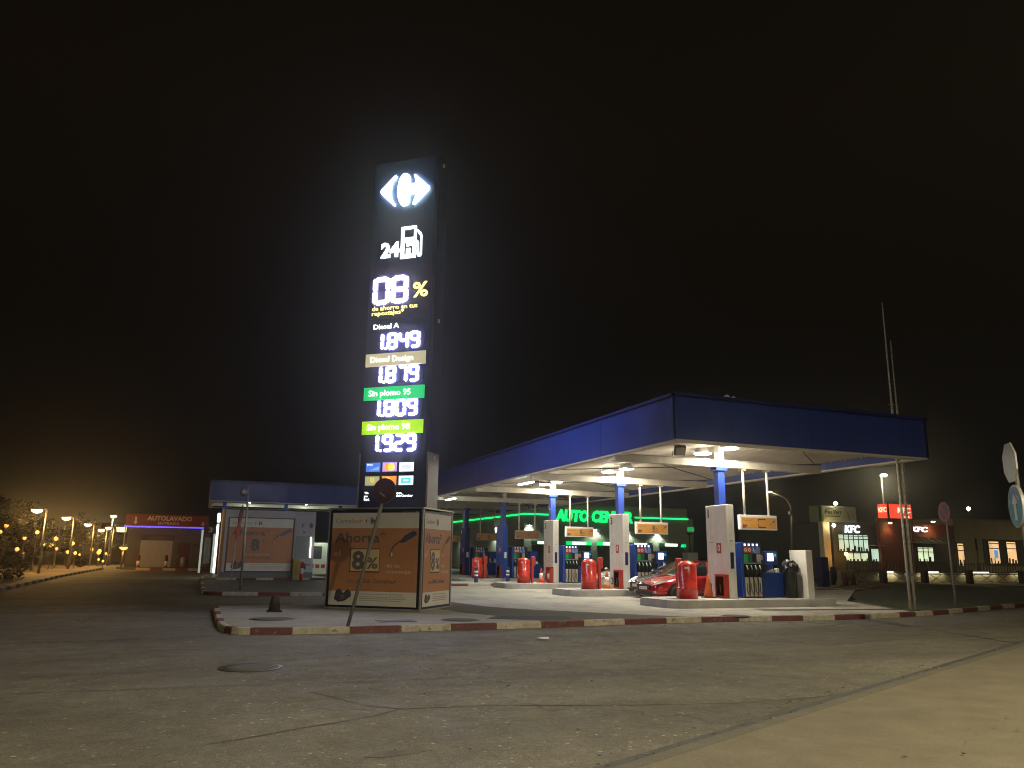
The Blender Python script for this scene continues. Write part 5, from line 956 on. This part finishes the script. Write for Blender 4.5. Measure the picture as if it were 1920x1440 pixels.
def litpane(name, col, s, scale):
    """a lit room seen through glass: shelves, people and posters break up the light"""
    if name in _m: return _m[name]
    m = EM(name, col, s); n = m.node_tree.nodes; L = m.node_tree.links; tc = n.new('ShaderNodeTexCoord'); mp = n.new('ShaderNodeMapping'); mp.inputs['Scale'].default_value = scale; br = n.new('ShaderNodeTexVoronoi'); br.distance = 'CHEBYCHEV'; br.inputs['Scale'].default_value = 1
    L.new(tc.outputs['Object'], mp.inputs[0]); L.new(mp.outputs[0], br.inputs['Vector']); mr = n.new('ShaderNodeMapRange'); mr.inputs[3].default_value = s*.6; mr.inputs[4].default_value = s*1.2; L.new(br.outputs['Color'], mr.inputs[0]); L.new(mr.outputs[0], n['Principled BSDF'].inputs['Emission Strength']); return m
LW1 = litpane('room_cool', (.70, .95, .72), .75, (1.3, .01, .9)); LW2 = litpane('room_warm', (1, .62, .30), .95, (1.1, .01, .7)); LW3 = litpane('room_bright', (.85, 1, .62), .95, (.9, .01, 1.1))
win(t, 2.55, 5.65, 2.3, 3.6, LW1, 6, (3.25,)); win(t, 3.2, 5.5, 1.5, 2.15, LW3, 3)
win(t, 5.95, 7.2-.5, 1.5, 2.5, LW1); win(t, 11.2, 12.95, 1.55, 2.7, LW3, 3, (2.33,), y=-.02)
aw = G().box(8.2+2.2, 13.6, -1.2, -.02, 3.05, 3.12).build('awning', M('awning_pale', (.24, .22, .14), .6, 0, .2, 2), t); g = G()
for x in (10.8, 11.6, 12.4, 13.2): g.tube([(x, -.1, 3.5), (x-.2, -1.15, 3.12)], .02, 6)
g.build('awning_rod', STEEL, aw)
aw = G().box(5.8, 7.2-.5, -.8, -.02, 2.75, 2.82).build('awning', _m['awning_pale'], t); G().tube([(6.5, -.1, 3.3), (6.2, -.75, 2.82)], .02, 6).build('awning_rod', STEEL, aw)
for x, z, y in ((7.55, 4.66, -.55), (13.2-3.4+.3, 4.72, -.35)):
    pass
def wl(x, y, z, lb, e, col=(1, .72, .32), em=40):
    q = thing('wall_lamp', lb, 'wall lamp', (x, y, z), 0, 'wall lamps on the restaurant'); G().tube([(0, .3, .08), (0, .1, .12), (0, 0, .06)], .02, 6).build('arm', DARK, q); G().lathe([(.16, 0), (.05, .12)], n=10).build('shade', DARK, q); G().lathe([(.12, -.05), (.15, .0)], n=10).build('lens', EM('warm_lens_%d' % em, col, em), q)
    light('SPOT', 'lamp_light', e, col, q, (0, 0, -.08), .06, 120)
wl(53.6, 49.25, 4.66, 'small lamp lighting the rust red tower of the restaurant', 60); wl(58.6, 49.3, 4.9, 'brighter warm lamp over the red band of the restaurant', 110, em=70)
# cube sign on the tower, blank where the portrait stood
t = thing('cube_sign', 'glowing red cube sign with white letters over the rust red tower', 'sign', (55.0, 50.0, 5.02))
G().box(-1.1, 1.7, -.35, .87, 0, .06).build('base', DARK, t); G().box(-1.02, 1.66, -.28, .80, .06, 1.28).build('case', EM('cube_red', (1, .075, .03), .95), t)
G().box(-1.08, -.96, -.36, -.24, .03, 1.32).build('corner_post', BLACK, t)
G().text('KFC', .05, .55, .44, 1.5, .02, base=.285, bold=.03, shear=.1).rect(.75, 1.4, .12, .3, .285, .30).build('lettering', EM('cube_white', (1, .78, .55), 1.3), t); G().text('KFC', -.70, .60, .40, .85, .02, base=1.025, bold=.03, shear=.1, xd=(0, -1, 0)).build('lettering', EM('cube_white', (1, .78, .55), 1.3), t)
t = thing('pole_sign', 'pale box sign with green lettering on a lit post', 'sign', (47.4, 50.2, 0))
G().box(-.35, .35, -.2, .3, 0, 4.65).build('post', CREAM, t); bxs = G().box(-.45, 3.3, -.2, 1.1, 4.62, 5.92).build('sign_box', M('feu_pale', (.30, .31, .20), .6, 0, .1, 1.5), t)
o = (0, -.2, 0); G().box(-.46, -.30, -.21, .0, 4.62, 5.92).build('corner_trim', DGREEN, bxs); G().text('Feu Vert', .0, 5.28, .32, 1.75, .01, base=.002, bold=.03, shear=.2, o=o).rect(0, 1.0, 5.05, 5.10, .002, .005, o=o).rect(1.0, 1.55, 5.05, 5.14, .002, .006, 0, o=o).build('lettering', M('sign_green_ink', (.025, .06, .02), .5, 0, .1, 4), bxs)
g = G().tube([(-.25, -.205, 4.66), (-.1, -.205, 5.35), (.15, -.205, 5.72), (1.2, -.205, 5.78), (2.1, -.205, 5.7), (2.45, -.205, 5.3), (2.55, -.205, 4.66)], .018, 6); g.build('outline', DARK, bxs)
def glob(x, y, z, lb, col, em, e=0, r_=.14):
    q = thing('lamp', lb, 'lamp', (x, y, z)); G().lathe([(.02, -r_), (r_*.75, -r_*.65), (r_, 0), (r_*.7, r_*.7), (.02, r_)], n=12).build('globe', EM('globe_%d_%d' % (em, int(col[2]*100)), col, em), q); G().cyl((0, 0, -.5), (0, .1, -r_), .03, n=6).build('stem', DARK, q)
    if e: light('POINT', 'lamp_light', e, col, q, (0, -.35, -.1), .1)
glob(48.3, 49.7, 6.12, 'small white lamp on top of the pale box sign', (1, .95, .7), 40); glob(47.75, 49.5, 4.32, 'warm lamp under the pale box sign', (1, .75, .35), 45, 12); glob(48.3, 49.0, 2.05, 'low orange lamp beside the lit sign post', (1, .45, .08), 45, 15)
street_lamp(50.1, 55, 2.95, 'short amber lamp seen over the white air cabinet', 40, (1, .5, .12), 50, 'street lamps near the restaurant', .4)
t = thing('street_lamp', 'tall bent lamp post with drooping arm behind the first hanging board', 'street lamp', (39.25, 45, 0), 0, 'street lamps near the restaurant'); G().tube([(0, 0, 0), (.25, 0, 3.9), (.32, 0, 4.9)], [.11, .09, .07], 10).build('post', POSTG, t); G().tube([(.32, 0, 4.9), (.25, 0, 5.35), (-.1, 0, 5.85), (-.7, 0, 6.1), (-1.5, 0, 6.32)], [.05, .045, .04, .035, .03], 8).build('arm', POSTG, t); G().lathe([(.05, .05), (.16, 0)], (-1.55, 0, 6.28), n=10).build('lamp_head', EM('bent_lamp', (1, .8, .45), 30), t); light('POINT', 'lamp_light', 160, (1, .8, .45), t, (-1.55, 0, 6.1), .1); G().box(.1, .35, -.1, .1, 4.75, 4.95).build('bracket', GREY, t)
t = thing('street_lamp', 'high bright star like street lamp beyond the canopy corner', 'street lamp', (62.5, 58, 0), 0, 'street lamps near the restaurant'); G().cyl((0, 0, 0), (0, 0, 9.9), .1, .06, 10).build('post', M('post_black', (.01, .01, .01), .6), t); G().lathe([(.30, 0), (.30, .1), (.1, .2)], (0, -.3, 9.75), n=14).build('lamp_head', EM('star_lamp', (1, .92, .62), 90), t); light('POINT', 'lamp_light', 1100, (1, .85, .5), t, (0, -.3, 9.3), .15)
glob(74.2, 58, 6.95, 'small white lamp above the rendered building roof', (1, .9, .6), 40, r_=.18)
# rendered building at the far right
t = thing('shop_building', 'pale rendered building with warm lit windows at the right edge', 'building', (61.8, 50, 0))
G().box(0, 30, 0, 14, 0, 5.3).build('wall', BRK, t); G().box(-.05, 30.1, -.05, .0, 5.22, 5.34).build('coping', M('coping', (.22, .21, .15), .8, 0, .1, 2), t)
G().box(3.4, 14, -.06, .0, 1.2, 3.55).build('window_bay', M('bay_teal', (.04, .055, .045), .6, 0, .15, 2), t)
for x0, x1 in ((4.0, 5.25), (6.3, 7.45), (8.55, 9.8), (10.8, 12)):
    win(t, x0, x1, 1.42, 3.35, LW2, 1, (2.75,), y=-.07)
G().box(4.55, 5.0, -.17, -.15, 1.9, 2.6).build('window_poster', EM('poster_blue', (.12, .35, .7), .8), t)
d_ = win(t, .15, .85, 1.2, 3.1, LW2, 1, (2.5,), fr=M('door_dark', (.05, .02, .015), .6)); G().box(2.5, 2.62, -.1, 0, 2.6, 3.6).cyl((2.56, -.05, 0), (2.56, -.05, 3), .03, n=6).build('drain_pipe', M('pipe_rust', (.09, .04, .02), .7), t)
# fence, low wall, barriers
t = thing('bar_fence', 'long fence of upright dark bars before the restaurant', 'fence', (47.5, 48.2, .25)); g = G()
x = 0
while x < 34: g.box(x, x+.05, -.03, .03, 0, 1.25); x += .36
g.box(0, 34, -.02, .02, .15, .2).box(0, 34, -.02, .02, 1.05, 1.1); g.build('bars', M('fence_dark', (.10, .09, .06), .6, .2, .2, 8), t)
t = thing('garden_wall', 'low pale wall lit by added strips in front of the bar fence', 'wall', (44.5, 47.4, -.1)); G().box(0, 40, 0, .3, 0, .75).build('wall_body', M('wall_pale', (.34, .32, .22), .8, 0, .2, 1.2, .3, 20), t); G().box(-.1, 40.1, -.05, .35, .75, .83).build('coping', M('coping_dark', (.10, .09, .07), .8, 0, .2, 2), t)
for i, (x, w_, lb) in enumerate(((54.7, 1.5, 'added glowing strip on the low wall left of the no stopping sign'), (59.8, 2.2, 'long added glowing strip on the low wall right of the no stopping sign'), (65.6, 1.9, 'added glowing strip on the low wall at the right edge'), (50.4, .9, 'faint added glowing strip on the low wall beside the tall masts'))):
    t = thing('streak_strip', lb, 'glow strip', (x, 47.2, .66), 0, 'added glow strips on the low wall'); G().box(0, w_, .1, .2, .06, .16).build('housing', DARK, t); G().box(.02, w_-.02, .06, .18, .0, .06).build('tube', EM('wall_strip', (1, .92, .55), 5 if i < 3 else 1.5), t); l = light('AREA', 'strip_glow', 16, (1, .85, .5), t, (w_/2, .03, -.02), 1); l.data.shape = 'RECTANGLE'; l.data.size = w_*1.9; l.data.size_y = .1  # strips added for the bright streaks; their area lamps brighten the wall
for i, x in enumerate((49.6, 53.8, 58.6, 64.6)):
    t = thing('timber_post', ['dark stub post beside the tall masts before the low wall', 'dark stub post left of the bright glow strip', 'dark stub post between the two bright glow strips', 'dark stub post nearest the right edge before the low wall'][i], 'post', (x-3.2, 43.7+i*.1, -.1), 0, 'dark stub posts before the low wall'); G().box(-.2, .2, -.2, .2, 0, .95, bev=.02, seg=1).box(-.23, .23, -.23, .23, .95, 1.0).build('stub', M('stub_dark', (.035, .028, .02), .8, 0, .3, 6), t)
t = thing('cross_rail', 'long dark rail of crossed bars before the low pale wall', 'railing', (46.5, 46.3, -.1)); g = G(); x = 0
while x < 36: g.cyl((x, 0, .05), (x+1.2, 0, .62), .025, n=6).cyl((x, 0, .62), (x+1.2, 0, .05), .025, n=6); x += 1.9
g.cyl((0, 0, .66), (36, 0, .66), .035, n=6).cyl((0, 0, .04), (36, 0, .04), .03, n=6); g.build('bars', M('fence_dark', (.10, .09, .06), .6, .2, .2, 8), t)
for i, (x, y, lb) in enumerate(((40.2, 41.2, 'pale traffic barrier with orange band at the lawn corner, left one'), (42.2, 42.6, 'pale traffic barrier with orange band at the lawn corner, right one'))):
    t = thing('plastic_barrier', lb, 'barrier', (x, y, -.05), R(33), 'pale traffic barriers at the lawn corner'); G().prism([(-.28, 0), (.28, 0), (.2, .25), (.1, .5), (.09, .95), (-.09, .95), (-.1, .5), (-.2, .25)], (-1.1, 0, 0), (0, 1, 0), (0, 0, 1), 0, 2.2).build('barrier_body', M('barrier_cream', (.42, .34, .20), .6, 0, .15, 3), t); G().box(-1.05, 1.05, -.21, -.15, .18, .5).build('band', M('barrier_orange', (.40, .14, .04), .6, 0, .15, 3), t)
cone(38.7, 39.5, -.05, 'small dark cone before the left pale barrier', .85, M('cone_shade', (.12, .04, .02), .6, 0, .2, 6)); cone(40.3, 40.4, -.05, 'small dark cone between the two pale barriers', .85, M('cone_shade', (.12, .04, .02), .6, 0, .2, 6))
t = thing('bollard', 'dark thick post left of the pale barriers', 'bollard', (39.2, 41.0, -.05)); G().lathe([(.2, 0), (.2, 1.1), (.15, 1.18), (.02, 1.2)], n=12).build('tube', BLACK, t)
t = thing('air_water_unit', 'dark blue upright cabinet beyond the end of the first island', 'cabinet', (37.4, 40, -.1)); G().box(-.28, .3, -.2, .3, 0, 1.85, bev=.03).build('case', DKBLUE, t); G().box(-.2, .2, -.215, -.2, .9, 1.5).build('panel', DARK, t)
t = thing('shelf_rack', 'dark metal shelf rack beside the dark blue cabinet', 'rack', (36.2, 40.4, -.1)); g = G()
for x in (-.4, .4):
    for y in (-.2, .2): g.box(x-.025, x+.025, y-.025, y+.025, 0, 1.75)
g.build('frame', DARK, t)
for z in (.3, .8, 1.3, 1.7): G().box(-.4, .4, -.2, .2, z, z+.04).build('shelf', GREY, t)
for i, (x, y, rz, lb) in enumerate(((32.4, 34.2, .2, 'white ended red kerb block nearest the white air cabinet'), (34.0, 34.0, .55, 'white ended red kerb block, second from the white air cabinet'), (37.3, 36.2, .6, 'white ended red kerb block before the pale barriers'), (41.0, 38.7, .6, 'white ended red kerb block farthest along the lawn edge'))):
    t = thing('kerb_block', lb, 'kerb block', (x, y, ROAD), rz, 'painted kerb blocks at the lawn edge'); G().box(-1.5, .3, -.35, .35, 0, .16, bev=.04).build('red_block', KRED2, t); G().prism([(.3, -.35), (1.0, -.12), (1.0, .12), (.3, .35)], (0, 0, 0), (1, 0, 0), (0, 1, 0), 0, .15).build('white_end', KWHITE, t)
# masts
MAST = M('mast_grey', (.50, .45, .36), .6, .3, .5, 14)
for x, y, tx, ty, h, zk, lb in ((22.66, 20.31, 22.69, 20.28, 10.95, 7.1, 'tall thin leaning flag mast on the lawn, the taller of two'), (22.82, 20.26, 22.86, 20.23, 9.5, 7.1, 'thin flag mast on the lawn, the shorter of two')):
    t = thing('flag_mast', lb, 'mast', (x, y, -.03), 0, 'two flag masts on the lawn'); d = Vector((tx-x, ty-y, h))
    G().tube([(0, 0, 0), d*.3, d*(zk/h), d*(zk/h+.001), d], [.045, .043, .04, .034, .022], 10).build('pole', MAST, t); G().tube([d*.08+Vector((.07, -.05, 0)), d*.35+Vector((.10, -.03, 0)), d*(zk/h)+Vector((.03, -.03, 0))], .008, 5).build('halyard', GREY, t); G().tube([d*(zk/h)+Vector((-.12, .04, 0)), d*(zk/h)+Vector((.05, -.02, .02))], .02, 6).box(-.06, .06, -.06, .06, 1.1, 1.2).build('cleat', GREY, t)
def disc_sign(name, label, cx, cy, cz, r_, az, mats, post, octo=False, h0=-.05, build_post=True):
    t = thing(name, label, 'road sign', (cx, cy, 0)); nn = Vector((math.sin(R(az)), math.cos(R(az)), 0)); xd = Vector((nn.y, -nn.x, 0)); xd = -xd if xd.cross(Vector((0, 0, 1))).dot(nn) < 0 else xd
    return t, nn, xd
# no stopping sign
t, nn, xd = disc_sign('road_sign', 'round no stopping sign with dim red rim on a post on the lawn', 24.73, 20.25, 3.3, .36, 290, None, None)
G().cyl((-.10*0, .0, -.05), (0, 0, 3.6), .035, n=10).build('post', POSTG, t)
c_ = Vector((0, 0, 3.31))+nn*.045; DR = M('sign_red', (.22, .025, .02), .5, 0, .2, 5); DB_ = M('sign_blue', (.03, .035, .10), .5, 0, .2, 5)
G().prism(arc(0, 0, .36, 0, 352, 36), c_, xd, (0, 0, 1), 0, .02, 1).prism(arc(0, 0, .355, 0, 352, 36), c_, xd, (0, 0, 1), .02, .023, 0).prism(arc(0, 0, .26, 0, 352, 36), c_, xd, (0, 0, 1), .023, .026, 2).prism([(-.22, .16), (-.16, .22), (.22, -.16), (.16, -.22)], c_, xd, (0, 0, 1), .026, .029, 0).build('disc', [DR, GREY, DB_], t)
# stop sign seen from behind and the round blue sign on the near right post
t, nn, xd = disc_sign('road_sign', 'grey back of an octagonal sign above a blue round sign at the right edge', 16.36, 11.55, 3.7, .45, 308, None, None)
G().tube([(0, 0, -.05), (0, 0, 3.1), (-.02, 0, 4.0)], .04, 10).build('post', POSTG, t)
oc = [(.45*math.cos(R(22.5+45*i)), .45*math.sin(R(22.5+45*i))) for i in range(8)]
c_ = Vector((16.12-16.36, 11.5-11.55, 3.69))
G().prism(oc, c_, xd, (0, 0, 1), -.02, .012, 0).prism([(a*.96, b*.96) for a, b in oc], c_, xd, (0, 0, 1), -.026, -.02, 1).build('octagon', [M('sign_back', (.34, .33, .29), .55, .2, .2, 6), RED], t)
c_ = Vector((16.14-16.36, 11.5-11.55, 2.76))
ds = G().prism(arc(0, 0, .45, 0, 352, 40), c_, xd, (0, 0, 1), -.05, .012, 0).prism(arc(0, 0, .43, 0, 352, 40), c_, xd, (0, 0, 1), .012, .016, 1).build('blue_disc', [M('sign_rim', (.40, .38, .32), .5, .2, .2, 6), M('mandatory_blue', (.035, .09, .36), .25, 0, .2, 4)], t)
G().prism([(-.07, -.3), (.07, -.3), (.07, .05), (.18, .05), (0, .28), (-.18, .05), (-.07, .05)], c_, xd, (0, 0, 1), .016, .02).build('arrow', PWHITE, ds)

# ------------------------------------------------------------------ street lamps behind and beside the photographer (real posts, out of frame)
for x, y, e, col, lb in ((73, 37, 1200, (1, .80, .42), 'tall street lamp in front of the shops beyond the right edge'), (12.8, -1.2, P_STREET, (1, .90, .64), 'tall street lamp on the near pavement to the right'), (-9.5, -2.5, P_STREET*.36, (1, .92, .64), 'tall street lamp on the near pavement to the left'), (4.5, -9, P_STREET*.5, (1, .92, .66), 'tall street lamp behind the near pavement')):
    t = thing('street_lamp', lb, 'street lamp', (x, y, 0), 0, 'street lamps on the near pavement')
    G().cyl((0, 0, 0), (0, 0, 8.9), .09, .06, 10).build('post', POSTG, t); G().tube([(0, 0, 8.85), (-.3, .2, 9.1), (-.9, .6, 9.15)], .04, 8).build('arm', POSTG, t); G().lathe([(.05, .2), (.25, .1), (.3, 0)], (-.9, .6, 9.0), n=14).build('shade', GREY, t); G().lathe([(.26, 0), (.26, -.03)], (-.9, .6, 9.0), n=14).build('lamp_glass', EM('near_sodium', (1, .8, .45), 30), t)
    l = light('POINT' if y < -5 else 'SPOT', 'lamp_light', e, col, t, (-.9, .6, 8.85), .15, 162)
    if y >= -5: l.data.spot_blend = .45

# ------------------------------------------------------------------ air volume added so lamps wear a halo like lens bloom
hz = G().box(-640, 740, -540, 840, -1.2, 40).build('bloom_haze', [])
hm = bpy.data.materials.new('bloom_air'); hm.use_nodes = True; n = hm.node_tree.nodes; n.remove(n['Principled BSDF']); pv = n.new('ShaderNodeVolumePrincipled')
pv.inputs['Color'].default_value = (.92, .92, .95, 1); pv.inputs['Density'].default_value = .00075; pv.inputs['Anisotropy'].default_value = .91
hm.node_tree.links.new(pv.outputs[0], n['Material Output'].inputs['Volume']); hz.data.materials.append(hm); tag(hz, kind='stuff')
